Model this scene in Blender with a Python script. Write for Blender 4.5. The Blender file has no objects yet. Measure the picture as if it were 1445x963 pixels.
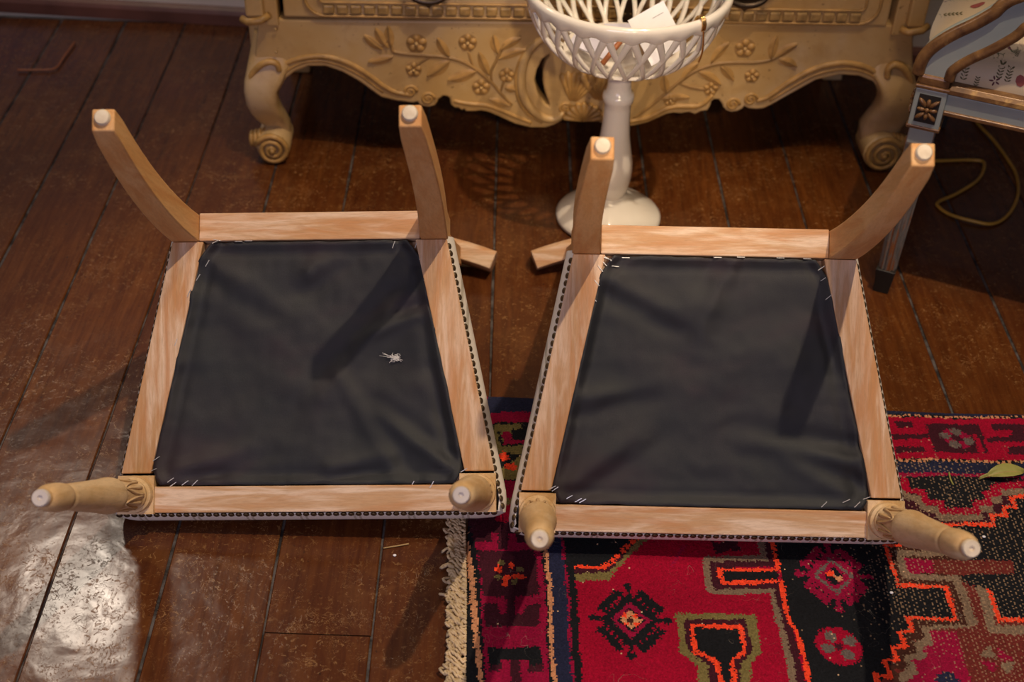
import bpy, bmesh, math, random
import numpy as np
from mathutils import Vector, Matrix, noise
random.seed(7)
PI = math.pi
scene = bpy.context.scene

# ------------------------------------------------------------------ camera
cam = bpy.data.cameras.new('camera')
cam.sensor_width = 36.0
cam.lens = 46.09
cam.clip_start = 0.02
camo = bpy.data.objects.new('camera', cam)
scene.collection.objects.link(camo)
camo.matrix_world = Matrix(((0.999425, -0.033901, 0.0, 0.0),
                            (0.021616, 0.637261, -0.770345, 0.0),
                            (0.026116, 0.769902, 0.637628, 1.36776),
                            (0, 0, 0, 1)))
scene.camera = camo
cam.dof.use_dof = True
cam.dof.focus_distance = 1.80
cam.dof.aperture_fstop = 4.0

# ------------------------------------------------------------------ world, lights, exposure
scene.view_settings.view_transform = 'Standard'
scene.view_settings.look = 'None'
scene.view_settings.gamma = 1.0
scene.view_settings.exposure = 0.0
world = bpy.data.worlds.new('world')
scene.world = world
world.use_nodes = True
world.node_tree.nodes['Background'].inputs[0].default_value = (0.60, 0.52, 0.52, 1)
world.node_tree.nodes['Background'].inputs[1].default_value = 0.075


def spot(name, loc, target, power, color, size=0.05, angle=80, blend=0.6):
    l = bpy.data.lights.new(name, 'SPOT')
    l.energy = power
    l.color = color
    l.shadow_soft_size = size
    l.spot_size = math.radians(angle)
    l.spot_blend = blend
    o = bpy.data.objects.new(name, l)
    scene.collection.objects.link(o)
    o.location = loc
    o.rotation_euler = (Vector(target) - Vector(loc)).to_track_quat('-Z', 'Y').to_euler()
    return o


def area(name, loc, target, power, color, sx, sy):
    l = bpy.data.lights.new(name, 'AREA')
    l.shape = 'RECTANGLE'
    l.energy = power
    l.color = color
    l.size = sx
    l.size_y = sy
    o = bpy.data.objects.new(name, l)
    scene.collection.objects.link(o)
    o.location = loc
    o.rotation_euler = (Vector(target) - Vector(loc)).to_track_quat('-Z', 'Y').to_euler()
    return o


WARM = (1.0, 0.74, 0.45)
spot('ceiling_spot_key', (0.88, 0.85, 3.8), (0.12, 1.22, 0.0), 335, (1.0, 0.79, 0.56), 0.035, 38)
spot('ceiling_spot_near', (0.30, 1.35, 3.8), (0.05, 1.22, 0.0), 95, (1.0, 0.80, 0.58), 0.14, 40)
spot('ceiling_spot_far', (0.35, 0.95, 3.2), (0.12, 2.33, 0.32), 72, WARM, 0.35, 32)
spot('stem_fill_spot', (0.42, -0.60, 1.80), (0.17, 2.02, 0.22), 115, (1.0, 0.78, 0.52), 0.06, 13)  # added narrow fill, no real fixture: brightens the pedestal bowl's stem
# daylight from the room's windows: one left of the commode, one behind the viewer
area('daylight_left', (-1.36, 2.66, 1.98), (-0.55, 1.1, 0.0), 8.0, (1.0, 0.84, 0.68), 0.20, 0.24)
area('daylight_behind', (-0.6, -1.9, 1.7), (0.0, 1.4, 0.3), 34, (0.88, 0.78, 1.0), 1.6, 1.2)


# ------------------------------------------------------------------ node helpers
class NT:
    def __init__(self, name):
        self.m = bpy.data.materials.new(name)
        self.m.use_nodes = True
        self.t = self.m.node_tree
        self.b = self.t.nodes['Principled BSDF']

    def n(self, typ, **kw):
        nd = self.t.nodes.new(typ)
        for k, v in kw.items():
            if k.startswith('i_'):
                key = k[2:]
                nd.inputs[int(key) if key.isdigit() else key.replace('_', ' ')].default_value = v
            else:
                setattr(nd, k, v)
        return nd

    def link(self, a, b):
        self.t.links.new(a, b)

    def coords(self, kind='Object', scale=(1, 1, 1), rot=(0, 0, 0)):
        if kind == 'World':
            src = self.n('ShaderNodeNewGeometry').outputs['Position']
        else:
            src = self.n('ShaderNodeTexCoord').outputs[kind]
        mp = self.n('ShaderNodeMapping')
        mp.inputs['Scale'].default_value = scale
        mp.inputs['Rotation'].default_value = rot
        self.link(src, mp.inputs['Vector'])
        return mp.outputs[0]

    def noise(self, vec, scale, detail=3, rough=0.55, dist=0.0):
        nd = self.n('ShaderNodeTexNoise')
        nd.inputs['Scale'].default_value = scale
        nd.inputs['Detail'].default_value = detail
        nd.inputs['Roughness'].default_value = rough
        nd.inputs['Distortion'].default_value = dist
        if vec is not None:
            self.link(vec, nd.inputs['Vector'])
        return nd.outputs['Fac']

    def ramp(self, fac, stops, interp='LINEAR'):
        nd = self.n('ShaderNodeValToRGB')
        cr = nd.color_ramp
        cr.interpolation = interp
        while len(cr.elements) < len(stops):
            cr.elements.new(0.5)
        for e, (p, c) in zip(cr.elements, stops):
            e.position = p
            e.color = (c[0], c[1], c[2], 1) if not isinstance(c, (int, float)) else (c, c, c, 1)
        self.link(fac, nd.inputs[0])
        return nd.outputs[0]

    def mix(self, fac, a, b, mode='MIX'):
        nd = self.n('ShaderNodeMix', data_type='RGBA', blend_type=mode)
        for sock, v in ((nd.inputs[0], fac), (nd.inputs[6], a), (nd.inputs[7], b)):
            if isinstance(v, (int, float)):
                sock.default_value = v
            elif isinstance(v, tuple):
                sock.default_value = (v[0], v[1], v[2], 1)
            else:
                self.link(v, sock)
        return nd.outputs[2]

    def math(self, op, a, b=0.0, c=0.0):
        nd = self.n('ShaderNodeMath', operation=op)
        for i, v in enumerate((a, b, c)):
            if isinstance(v, (int, float)):
                nd.inputs[i].default_value = v
            else:
                self.link(v, nd.inputs[i])
        return nd.outputs[0]

    def bump(self, h, strength=0.3, dist=0.002):
        nd = self.n('ShaderNodeBump')
        nd.inputs['Strength'].default_value = strength
        nd.inputs['Distance'].default_value = dist
        self.link(h, nd.inputs['Height'])
        self.link(nd.outputs[0], self.b.inputs['Normal'])

    def base(self, v):
        if isinstance(v, tuple):
            self.b.inputs['Base Color'].default_value = (v[0], v[1], v[2], 1)
        else:
            self.link(v, self.b.inputs['Base Color'])

    def rough(self, v):
        if isinstance(v, (int, float)):
            self.b.inputs['Roughness'].default_value = v
        else:
            self.link(v, self.b.inputs['Roughness'])


def plain(name, col, rough=0.5, metal=0.0, var=0.15, scale=20):
    t = NT(name)
    f = t.noise(t.coords('Object'), scale, 3)
    lo = tuple(c * (1 - var) for c in col)
    hi = tuple(min(1, c * (1 + var)) for c in col)
    t.base(t.ramp(f, [(0.3, lo), (0.7, hi)]))
    t.rough(rough)
    t.b.inputs['Metallic'].default_value = metal
    return t.m


def raw_wood(name, scale, base=(0.54, 0.325, 0.165), pale=(0.76, 0.58, 0.43), red=(0.50, 0.22, 0.075)):
    t = NT(name)
    oi = t.n('ShaderNodeObjectInfo').outputs['Random']
    v = t.coords('Object', scale)
    add = t.n('ShaderNodeVectorMath', operation='ADD')
    t.link(v, add.inputs[0])
    t.link(t.math('MULTIPLY', oi, 37.0), add.inputs[1])
    v = add.outputs[0]
    g = t.noise(v, 60, 4, 0.6, 0.4)
    blot = t.noise(v, 7, 3, 0.6, 0.6)
    blot2 = t.noise(v, 4.2, 4, 0.6, 1.2)
    c = t.mix(t.ramp(blot, [(0.42, 0.0), (0.60, 1.0)]), base, pale)
    flame = t.noise(t.coords('Object', (scale[0] * 3.2, scale[1] * 3.2, scale[2] * 3.2), (0.0, 0.0, 0.6)), 9, 3, 0.6, 0.8)
    c = t.mix(t.math('MULTIPLY', t.ramp(flame, [(0.46, 0.0), (0.64, 1.0)]), 0.13), c, pale)
    c = t.mix(t.math('MULTIPLY', oi, 0.35), c, red)
    c = t.mix(t.math('MULTIPLY', t.ramp(blot2, [(0.46, 0.0), (0.64, 1.0)]), 0.8), c, red)
    c = t.mix(t.math('MULTIPLY', t.ramp(g, [(0.45, 0.0), (0.75, 1.0)]), 0.35), c, tuple(x * 0.55 for x in base))
    fine = t.noise(v, 240, 2)
    c = t.mix(t.math('MULTIPLY', t.ramp(fine, [(0.6, 0.0), (0.72, 1.0)]), 0.22), c, (0.25, 0.13, 0.06))
    t.base(c)
    t.rough(0.62)
    t.bump(g, 0.25, 0.0008)
    return t.m


M = {}
M['wood_x'] = raw_wood('raw_beech_along_rail', (1, 9, 9))
M['wood_y'] = raw_wood('raw_beech_along_side', (9, 1, 9))
M['wood_leg'] = raw_wood('raw_beech_leg', (9, 9, 1), (0.66, 0.36, 0.135), (0.72, 0.44, 0.20), (0.58, 0.26, 0.080))
M['wood_turn'] = raw_wood('raw_beech_turned', (5, 5, 1), (0.66, 0.44, 0.22), (0.75, 0.55, 0.33), (0.56, 0.33, 0.13))

t = NT('glide_pale')
t.base(t.ramp(t.noise(t.coords('Object'), 90, 3), [(0.3, (0.62, 0.50, 0.36)), (0.7, (0.78, 0.68, 0.53))]))
t.rough(0.45)
M['glide'] = t.m
M['glide_metal'] = plain('glide_grey', (0.56, 0.50, 0.46), 0.4, 0.0)

t = NT('black_dust_cover')
v = t.coords('Object')
f = t.noise(v, 3.2, 4, 0.6, 0.6)
c = t.ramp(f, [(0.38, (0.0065, 0.0084, 0.0120)), (0.50, (0.0098, 0.0096, 0.0140)), (0.60, (0.0185, 0.0105, 0.0165))])
t.base(c)
wv = t.n('ShaderNodeTexWave', wave_type='BANDS', bands_direction='X')
wv.inputs['Scale'].default_value = 420
t.link(v, wv.inputs['Vector'])
wv2 = t.n('ShaderNodeTexWave', wave_type='BANDS', bands_direction='Y')
wv2.inputs['Scale'].default_value = 420
t.link(v, wv2.inputs['Vector'])
t.bump(t.math('ADD', t.math('MULTIPLY', wv.outputs['Fac'], wv2.outputs['Fac']), t.noise(v, 500, 2)), 0.35, 0.0006)
t.rough(0.50)
t.b.inputs['Specular IOR Level'].default_value = 0.45
t.b.inputs['Sheen Weight'].default_value = 0.12
t.b.inputs['Sheen Roughness'].default_value = 0.5
t.b.inputs['Sheen Tint'].default_value = (0.7, 0.72, 0.8, 1)
M['cloth'] = t.m

t = NT('striped_cream_fabric')
v = t.coords('Object')
sep = t.n('ShaderNodeSeparateXYZ')
t.link(v, sep.inputs[0])
ph = t.math('FRACT', t.math('MULTIPLY', t.math('ADD', sep.outputs[0], 1.0), 13.6))
s1 = t.math('LESS_THAN', t.math('ABSOLUTE', t.math('SUBTRACT', ph, 0.46)), 0.022)
s2 = t.math('LESS_THAN', t.math('ABSOLUTE', t.math('SUBTRACT', ph, 0.56)), 0.022)
c = t.mix(t.math('MULTIPLY', t.math('MAXIMUM', s1, s2), 0.6), (0.78, 0.72, 0.64), (0.30, 0.26, 0.18))
t.base(c)
t.rough(0.8)
t.bump(t.noise(v, 700, 2), 0.2, 0.0005)
M['fabric'] = t.m
M['nail'] = plain('antique_brass_nail', (0.13, 0.09, 0.05), 0.45, 0.8)
M['staple'] = plain('staple_steel', (0.85, 0.85, 0.87), 0.25, 0.6, 0.05)
M['lint'] = plain('white_lint', (0.85, 0.83, 0.80), 0.9)

# floor boards
t = NT('old_varnished_boards')
pos = t.coords('World')
oi = t.n('ShaderNodeObjectInfo').outputs['Random']
add = t.n('ShaderNodeVectorMath', operation='ADD')
t.link(pos, add.inputs[0])
t.link(t.math('MULTIPLY', oi, 11.0), add.inputs[1])
st = t.n('ShaderNodeMapping')
st.inputs['Scale'].default_value = (14, 1.1, 1)
t.link(add.outputs[0], st.inputs['Vector'])
grain = t.noise(st.outputs[0], 7, 5, 0.65, 0.5)
big = t.noise(pos, 3.0, 4, 0.6, 0.4)
c = t.ramp(grain, [(0.25, (0.050, 0.013, 0.003)), (0.5, (0.105, 0.031, 0.007)), (0.75, (0.170, 0.056, 0.012))])
c = t.mix(t.math('MULTIPLY', t.ramp(big, [(0.40, 0.0), (0.65, 1.0)]), 0.55), c, (0.060, 0.017, 0.006))
c = t.mix(t.math('MULTIPLY', oi, 0.45), c, (0.050, 0.014, 0.007))
# worn flecks and curling scratches where the varnish has gone
wear = t.ramp(t.noise(pos, 5.5, 4, 0.65, 0.3), [(0.40, 0.0), (0.56, 1.0)])
fl = t.math('MULTIPLY', t.ramp(t.noise(pos, 120, 4, 0.65, 1.2), [(0.58, 0.0), (0.66, 1.0)]), 0.8)
rn = t.noise(pos, 40, 3, 0.55, 2.2)
curl = t.ramp(t.math('ABSOLUTE', t.math('SUBTRACT', rn, 0.5)), [(0.0, 1.0), (0.018, 0.0)])
curlm = t.ramp(t.noise(pos, 21, 3, 0.6, 0.0), [(0.52, 0.0), (0.60, 1.0)])
rn2 = t.noise(pos, 85, 1, 0.4, 2.5)
curl2 = t.math('MULTIPLY', t.ramp(t.math('ABSOLUTE', t.math('SUBTRACT', rn2, 0.5)), [(0.0, 1.0), (0.02, 0.0)]),
               t.ramp(t.noise(pos, 40, 2, 0.6, 0.0), [(0.55, 0.0), (0.62, 1.0)]))
sc = t.math('MAXIMUM', t.math('MAXIMUM', fl, t.math('MULTIPLY', curl, curlm)), curl2)
sc = t.math('MULTIPLY', sc, t.math('MULTIPLY_ADD', wear, 0.75, 0.18))
c = t.mix(t.math('MULTIPLY', sc, 0.6), c, (0.34, 0.18, 0.060))
dots = t.ramp(t.noise(pos, 130, 1, 0.4, 0.0), [(0.74, 0.0), (0.77, 1.0)])
c = t.mix(t.math('MULTIPLY', dots, 0.5), c, (0.012, 0.008, 0.006))
t.base(c)
rr = t.math('MULTIPLY_ADD', t.noise(pos, 9, 3, 0.6), 0.16, 0.12)
t.rough(t.math('ADD', rr, t.math('MULTIPLY', sc, 0.12)))
c = t.mix(t.math('MULTIPLY', t.math('MULTIPLY', t.ramp(t.noise(pos, 15, 4, 0.65, 0.8), [(0.50, 0.0), (0.62, 1.0)]), wear), 0.22), c, (0.20, 0.085, 0.026))
t.base(c)
h = t.math('ADD', t.math('MULTIPLY', t.noise(pos, 24, 3, 0.5, 0.3), 0.8), t.math('MULTIPLY', sc, 0.15))
h = t.math('ADD', h, t.math('MULTIPLY', t.noise(pos, 12, 2), 1.6))
t.bump(h, 0.30, 0.0024)
t.b.inputs['Specular IOR Level'].default_value = 0.5
M['plank'] = t.m

t = NT('gap_dust')
pos = t.coords('World')
t.base(t.ramp(t.noise(pos, 24, 4, 0.7), [(0.42, (0.012, 0.009, 0.008)), (0.62, (0.10, 0.088, 0.085))]))
t.rough(0.9)
M['gap'] = t.m

t = NT('old_plaster')
pos = t.coords('World')
f = t.noise(pos, 2.6, 4, 0.6, 0.4)
c = t.ramp(f, [(0.40, (0.74, 0.64, 0.50)), (0.56, (0.70, 0.64, 0.56)), (0.64, (0.50, 0.52, 0.68))])
cr = t.ramp(t.math('ABSOLUTE', t.math('SUBTRACT', t.noise(pos, 5, 3, 0.6, 0.8), 0.5)), [(0.0, 1.0), (0.012, 0.0)])
crm = t.ramp(t.noise(pos, 1.7, 2), [(0.54, 0.0), (0.62, 1.0)])
c = t.mix(t.math('MULTIPLY', t.math('MULTIPLY', cr, crm), 0.6), c, (0.16, 0.11, 0.06))
t.base(c)
t.rough(0.75)
t.bump(f, 0.3, 0.004)
M['plaster'] = t.m
M['baseboard'] = plain('brown_baseboard', (0.16, 0.062, 0.040), 0.45, 0, 0.3, 9)
M['window_frame'] = plain('white_window_frame', (0.75, 0.74, 0.70), 0.4)
t = NT('window_glass')
t.base((0.9, 0.95, 1.0))
t.rough(0.02)
t.b.inputs['Transmission Weight'].default_value = 1.0
M['glass'] = t.m

# commode paint
t = NT('glazed_cream_paint')
v = t.coords('Object')
f = t.noise(v, 4, 4, 0.6, 0.4)
f2 = t.noise(v, 22, 4, 0.65, 0.5)
c = t.ramp(f, [(0.34, (0.48, 0.285, 0.090)), (0.52, (0.53, 0.35, 0.15)), (0.68, (0.56, 0.41, 0.245))])
c = t.mix(t.math('MULTIPLY', t.ramp(f2, [(0.52, 0.0), (0.72, 1.0)]), 0.4), c, (0.34, 0.19, 0.06))
sp = t.ramp(t.noise(v, 150, 2, 0.5), [(0.70, 0.0), (0.74, 1.0)])
c = t.mix(t.math('MULTIPLY', sp, 0.7), c, (0.12, 0.06, 0.02))
t.base(c)
t.rough(0.42)
t.bump(f2, 0.2, 0.001)
M['cream'] = t.m
M['cream_dark'] = plain('brown_glaze', (0.30, 0.17, 0.055), 0.5, 0, 0.25)
M['carved'] = plain('carved_glazed_cream', (0.44, 0.25, 0.075), 0.45, 0, 0.25, 40)
M['reed'] = plain('reeded_gold_brown', (0.36, 0.22, 0.075), 0.45, 0, 0.35, 60)
M['inside'] = plain('unpainted_carcass_wood', (0.10, 0.055, 0.03), 0.8)
M['bronze'] = plain('dark_bronze', (0.07, 0.05, 0.035), 0.38, 0.8)

t = NT('white_glazed_ceramic')
v = t.coords('Object')
t.base(t.ramp(t.noise(v, 9, 3), [(0.3, (0.74, 0.68, 0.60)), (0.7, (0.80, 0.75, 0.68))]))
t.rough(0.10)
t.b.inputs['Coat Weight'].default_value = 0.5
t.b.inputs['Coat Roughness'].default_value = 0.05
M['ceramic'] = t.m
M['card'] = plain('white_card', (0.82, 0.80, 0.83), 0.7, 0, 0.05)
M['lilac'] = plain('lilac_paper', (0.60, 0.58, 0.68), 0.7, 0, 0.1)
M['kraft'] = plain('brown_paper', (0.36, 0.24, 0.13), 0.8, 0, 0.2)
M['stick'] = plain('red_brown_stick', (0.36, 0.12, 0.04), 0.5)
M['gold'] = plain('gold_wire', (0.85, 0.55, 0.22), 0.25, 1.0)
M['ink'] = plain('grey_ink', (0.35, 0.35, 0.38), 0.8)

# armchair
t = NT('worn_blue_paint')
v = t.coords('Object')
f = t.noise(v, 30, 4, 0.65, 0.4)
c = t.ramp(t.noise(v, 8, 3), [(0.3, (0.24, 0.28, 0.28)), (0.7, (0.36, 0.39, 0.36))])
c = t.mix(t.ramp(f, [(0.64, 0.0), (0.70, 1.0)]), c, (0.34, 0.15, 0.06))
t.base(c)
t.rough(0.4)
M['blue'] = t.m
t = NT('worn_bronze_gilding')
v = t.coords('Object')
c = t.ramp(t.noise(v, 26, 4, 0.65, 0.4), [(0.35, (0.10, 0.045, 0.02)), (0.55, (0.22, 0.11, 0.04)), (0.68, (0.50, 0.29, 0.09))])
t.base(c)
t.rough(0.35)
t.b.inputs['Metallic'].default_value = 0.12
M['gilt'] = t.m
t = NT('worn_leg_paint')
v = t.coords('Object', (6, 6, 1))
c = t.ramp(t.noise(v, 16, 4, 0.65, 0.4), [(0.35, (0.10, 0.095, 0.085)), (0.48, (0.19, 0.17, 0.15)), (0.58, (0.27, 0.10, 0.035))])
t.base(c)
t.rough(0.45)
M['legpaint'] = t.m
M['black_tip'] = plain('black_tip', (0.015, 0.013, 0.012), 0.5)

t = NT('cream_floral_silk')
v = t.coords('Object')
base = t.ramp(t.noise(v, 5, 3), [(0.3, (0.46, 0.34, 0.21)), (0.7, (0.56, 0.45, 0.30))])
dv = t.n('ShaderNodeMapping')
t.link(v, dv.inputs['Vector'])
vo = t.n('ShaderNodeTexVoronoi')
vo.inputs['Scale'].default_value = 11
t.link(v, vo.inputs['Vector'])
petal = t.noise(v, 75, 3, 0.6, 1.5)
clus = t.ramp(vo.outputs['Distance'], [(0.30, 1.0), (0.42, 0.0)])
leafm = t.math('MULTIPLY', clus, t.ramp(petal, [(0.56, 0.0), (0.60, 1.0)]))
leafc = t.ramp(t.noise(v, 14, 1), [(0.45, (0.07, 0.075, 0.025)), (0.52, (0.14, 0.025, 0.035)), (0.62, (0.25, 0.16, 0.06))], 'CONSTANT')
t.base(t.mix(leafm, base, leafc))
t.rough(0.5)
t.b.inputs['Sheen Weight'].default_value = 0.2
M['floral'] = t.m
M['fl_dark'] = plain('dark_red_print', (0.09, 0.022, 0.03), 0.6)
M['fl_green'] = plain('olive_print', (0.10, 0.085, 0.035), 0.6)
M['fl_rose'] = plain('rose_print', (0.24, 0.055, 0.05), 0.6)

t = NT('wool_pile')
at_ = t.n('ShaderNodeVertexColor', layer_name='pile')
pos = t.coords('World')
fz = t.noise(pos, 420, 3, 0.7)
c = t.mix(0.55, at_.outputs[0], t.ramp(fz, [(0.25, 0.35), (0.75, 1.6)]), 'MULTIPLY')
hair = t.ramp(t.math('ABSOLUTE', t.math('SUBTRACT', t.noise(pos, 26, 1, 0.4, 1.8), 0.5)), [(0.0, 1.0), (0.004, 0.0)])
hm = t.ramp(t.noise(pos, 15, 2), [(0.54, 0.0), (0.62, 1.0)])
c = t.mix(t.math('MULTIPLY', t.math('MULTIPLY', hair, hm), 0.35), c, (0.5, 0.42, 0.34))
t.base(c)
t.rough(0.95)
t.b.inputs['Specular IOR Level'].default_value = 0.15
t.bump(fz, 0.8, 0.003)
M['pile'] = t.m
M['fringe'] = plain('undyed_wool_fringe', (0.58, 0.44, 0.27), 0.9, 0, 0.25, 60)
M['cord'] = plain('gold_flex', (0.42, 0.23, 0.03), 0.45, 0, 0.2)
t = NT('green_leaf')
v = t.coords('Object')
t.base(t.ramp(t.noise(v, 30, 3), [(0.3, (0.20, 0.20, 0.04)), (0.7, (0.34, 0.32, 0.09))]))
t.rough(0.45)
M['leaf'] = t.m
M['straw'] = plain('dry_straw', (0.38, 0.25, 0.10), 0.7)


# ------------------------------------------------------------------ object helpers
def link(o):
    scene.collection.objects.link(o)
    return o


def empty(name, mw, label=None, cat=None, group=None):
    o = bpy.data.objects.new(name, None)
    o.empty_display_size = 0.05
    link(o)
    o.matrix_world = mw
    tag(o, label, cat, group)
    return o


def tag(o, label=None, cat=None, group=None, kind=None):
    if label:
        o['label'] = label
    if cat:
        o['category'] = cat
    if group:
        o['group'] = group
    if kind:
        o['kind'] = kind
    return o


def mesh(name, vs, fs, mat, parent=None, smooth=False, bevel=0.0, seg=2):
    me = bpy.data.meshes.new(name)
    me.from_pydata([tuple(v) for v in vs], [], fs)
    me.update()
    if smooth:
        me.polygons.foreach_set('use_smooth', [True] * len(me.polygons))
    me.materials.append(mat)
    return obj(name, me, parent, bevel, seg)


def obj(name, me, parent=None, bevel=0.0, seg=2):
    o = link(bpy.data.objects.new(name, me))
    if parent is not None:
        o.parent = parent
    if bevel:
        b = o.modifiers.new('bevel', 'BEVEL')
        b.width = bevel
        b.segments = seg
        b.limit_method = 'ANGLE'
        b.angle_limit = math.radians(40)
    return o


class G:
    """collects vertices and faces"""

    def __init__(self):
        self.v = []
        self.f = []

    def add(self, vs, fs):
        k = len(self.v)
        self.v += [Vector(p) for p in vs]
        self.f += [tuple(i + k for i in f) for f in fs]
        return self

    def box(self, lo, hi, m=None):
        x0, y0, z0 = lo
        x1, y1, z1 = hi
        vs = [Vector(p) for p in ((x0, y0, z0), (x1, y0, z0), (x1, y1, z0), (x0, y1, z0),
                                  (x0, y0, z1), (x1, y0, z1), (x1, y1, z1), (x0, y1, z1))]
        if m is not None:
            vs = [m @ p for p in vs]
        return self.add(vs, [(3, 2, 1, 0), (4, 5, 6, 7), (0, 1, 5, 4), (1, 2, 6, 5), (2, 3, 7, 6), (3, 0, 4, 7)])

    def prism(self, poly, z0, z1):
        n = len(poly)
        vs = [(p[0], p[1], z0) for p in poly] + [(p[0], p[1], z1) for p in poly]
        a = sum(poly[i][0] * poly[(i + 1) % n][1] - poly[(i + 1) % n][0] * poly[i][1] for i in range(n))
        fs = [tuple(range(n))[::-1], tuple(range(n, 2 * n))] + [(i, (i + 1) % n, n + (i + 1) % n, n + i) for i in range(n)]
        if a < 0:
            fs = [f[::-1] for f in fs]
        return self.add(vs, fs)

    def rings(self, rings, closed=True, cap0=True, cap1=True):
        n = len(rings[0])
        vs = [p for r in rings for p in r]
        fs = []
        for i in range(len(rings) - 1):
            for j in range(n if closed else n - 1):
                a, b = i * n + j, i * n + (j + 1) % n
                fs.append((a, b, b + n, a + n))
        if cap0:
            fs.append(tuple(range(n))[::-1])
        if cap1:
            fs.append(tuple(range((len(rings) - 1) * n, len(rings) * n)))
        return self.add(vs, fs)

    def lathe(self, prof, seg=32, c=(0, 0), m=None, cap0=True, cap1=True):
        rs = []
        for r, z in prof:
            ring = [Vector((c[0] + r * math.cos(2 * PI * j / seg), c[1] + r * math.sin(2 * PI * j / seg), z)) for j in range(seg)]
            if m is not None:
                ring = [m @ p for p in ring]
            rs.append(ring)
        return self.rings(rs, True, cap0, cap1)

    def tube(self, path, r, seg=8, flat=1.0, up=None, closed=False):
        path = [Vector(p) for p in path]
        n = len(path)
        rad = r if isinstance(r, (list, tuple)) else [r] * n
        rs = []
        prev = None
        for i, p in enumerate(path):
            if closed:
                d = path[(i + 1) % n] - path[i - 1]
            else:
                d = path[min(i + 1, n - 1)] - path[max(i - 1, 0)]
            d.normalize()
            u = Vector(up) if up is not None else (prev if prev is not None else (Vector((0, 0, 1)) if abs(d.z) < 0.9 else Vector((1, 0, 0))))
            s = d.cross(u)
            if s.length < 1e-6:
                s = d.orthogonal()
            s.normalize()
            u2 = s.cross(d).normalized()
            prev = u2
            rs.append([p + s * rad[i] * math.cos(2 * PI * j / seg) + u2 * rad[i] * flat * math.sin(2 * PI * j / seg) for j in range(seg)])
        if closed:
            rs.append(rs[0])
            return self.rings(rs, True, False, False)
        return self.rings(rs)

    def ball(self, c, rx, ry, rz, m=None, nu=10, nv=6):
        rs = []
        for i in range(nv + 1):
            a = PI * (0.02 + 0.96 * i / nv)
            ring = [Vector((rx * math.sin(a) * math.cos(2 * PI * j / nu), ry * math.sin(a) * math.sin(2 * PI * j / nu), -rz * math.cos(a))) for j in range(nu)]
            if m is not None:
                ring = [m @ p for p in ring]
            rs.append([p + Vector(c) for p in ring])
        return self.rings(rs)

    def build(self, name, mat, parent=None, smooth=False, bevel=0.0, seg=2):
        return mesh(name, self.v, self.f, mat, parent, smooth, bevel, seg)


def smooth_path(pts, k=6):
    pts = [Vector(p) for p in pts]
    out = []
    n = len(pts)
    for i in range(n - 1):
        p0, p1, p2, p3 = pts[max(i - 1, 0)], pts[i], pts[i + 1], pts[min(i + 2, n - 1)]
        for j in range(k):
            t_ = j / k
            out.append(0.5 * ((2 * p1) + (p2 - p0) * t_ + (2 * p0 - 5 * p1 + 4 * p2 - p3) * t_ ** 2 + (3 * p1 - p0 - 3 * p2 + p3) * t_ ** 3))
    out.append(pts[-1])
    return out


def auto_smooth(o, ang=35):
    me = o.data
    me.polygons.foreach_set('use_smooth', [True] * len(me.polygons))
    me.set_sharp_from_angle(angle=math.radians(ang))
    return o


# ------------------------------------------------------------------ the setting: floor, wall, trim
YAW = math.radians(0.9)                  # boards run a hair left of straight ahead


def board_x(x, y):
    return x - (y - 1.2) * math.tan(YAW)


floor = G().box((-2.6, -0.9, -0.05), (2.6, 2.76, -0.0042)).build('floor', M['gap'])
tag(floor, 'old dark brown varnished board floor', kind='structure')
edges = [-0.027]
while edges[0] > -2.5:
    edges.insert(0, {5: 0}.get(len(edges), 0) + edges[0] - random.choice((0.1405, 0.143, 0.146)))
fixed = [-0.745, -0.600, -0.4525, -0.309, -0.1695, -0.027]
edges = [e for e in edges if e < -0.82] + fixed
x = -0.027
while x < 2.5:
    x += 0.1442
    edges.append(x)
joints = {}
for i in range(len(edges) - 1):
    ys = [-0.88, 2.75]
    x0, x1 = edges[i], edges[i + 1]
    if abs(x0 + 0.309) < 0.01:
        ys = [-0.88, 1.05, 2.75]
    elif i % 4 == 1 and not (-0.8 < x0 < 0.0):
        ys = [-0.88, random.uniform(-0.3, 0.6), 2.75]
    for a, b in zip(ys[:-1], ys[1:]):
        g0 = random.uniform(0.0012, 0.0028)
        g1 = random.uniform(0.0012, 0.0028)
        dz = random.uniform(-0.0011, 0.0)
        ring = []
        nseg = max(3, int((b - a) / 0.12))
        vs, fs = [], []
        for k in range(nseg + 1):
            y = a + 0.0012 + (b - a - 0.0024) * k / nseg
            j0 = g0 + random.uniform(-0.0006, 0.0008)
            j1 = g1 + random.uniform(-0.0006, 0.0008)
            xa, xb = board_x(x0, y) + j0, board_x(x1, y) - j1
            c = 0.0016
            for px, pz in ((xa, -0.018), (xa, dz - c), (xa + c, dz), ((xa + xb) / 2, dz - 0.0002), (xb - c, dz), (xb, dz - c), (xb, -0.018)):
                vs.append((px, y, pz))
        for k in range(nseg):
            for j in range(6):
                p, q = k * 7 + j, (k + 1) * 7 + j
                fs.append((p, p + 1, q + 1, q)[::-1])
        fs.append(tuple(range(7)))
        fs.append(tuple(range(nseg * 7, nseg * 7 + 7))[::-1])
        p = mesh('plank', vs, fs, M['plank'], floor)

WY = 2.757
WALL = Matrix.Translation((-0.62, 2.757, 0)) @ Matrix.Rotation(math.radians(-3.1), 4, 'Z') @ Matrix.Translation((0.62, -2.757, 0))
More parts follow.
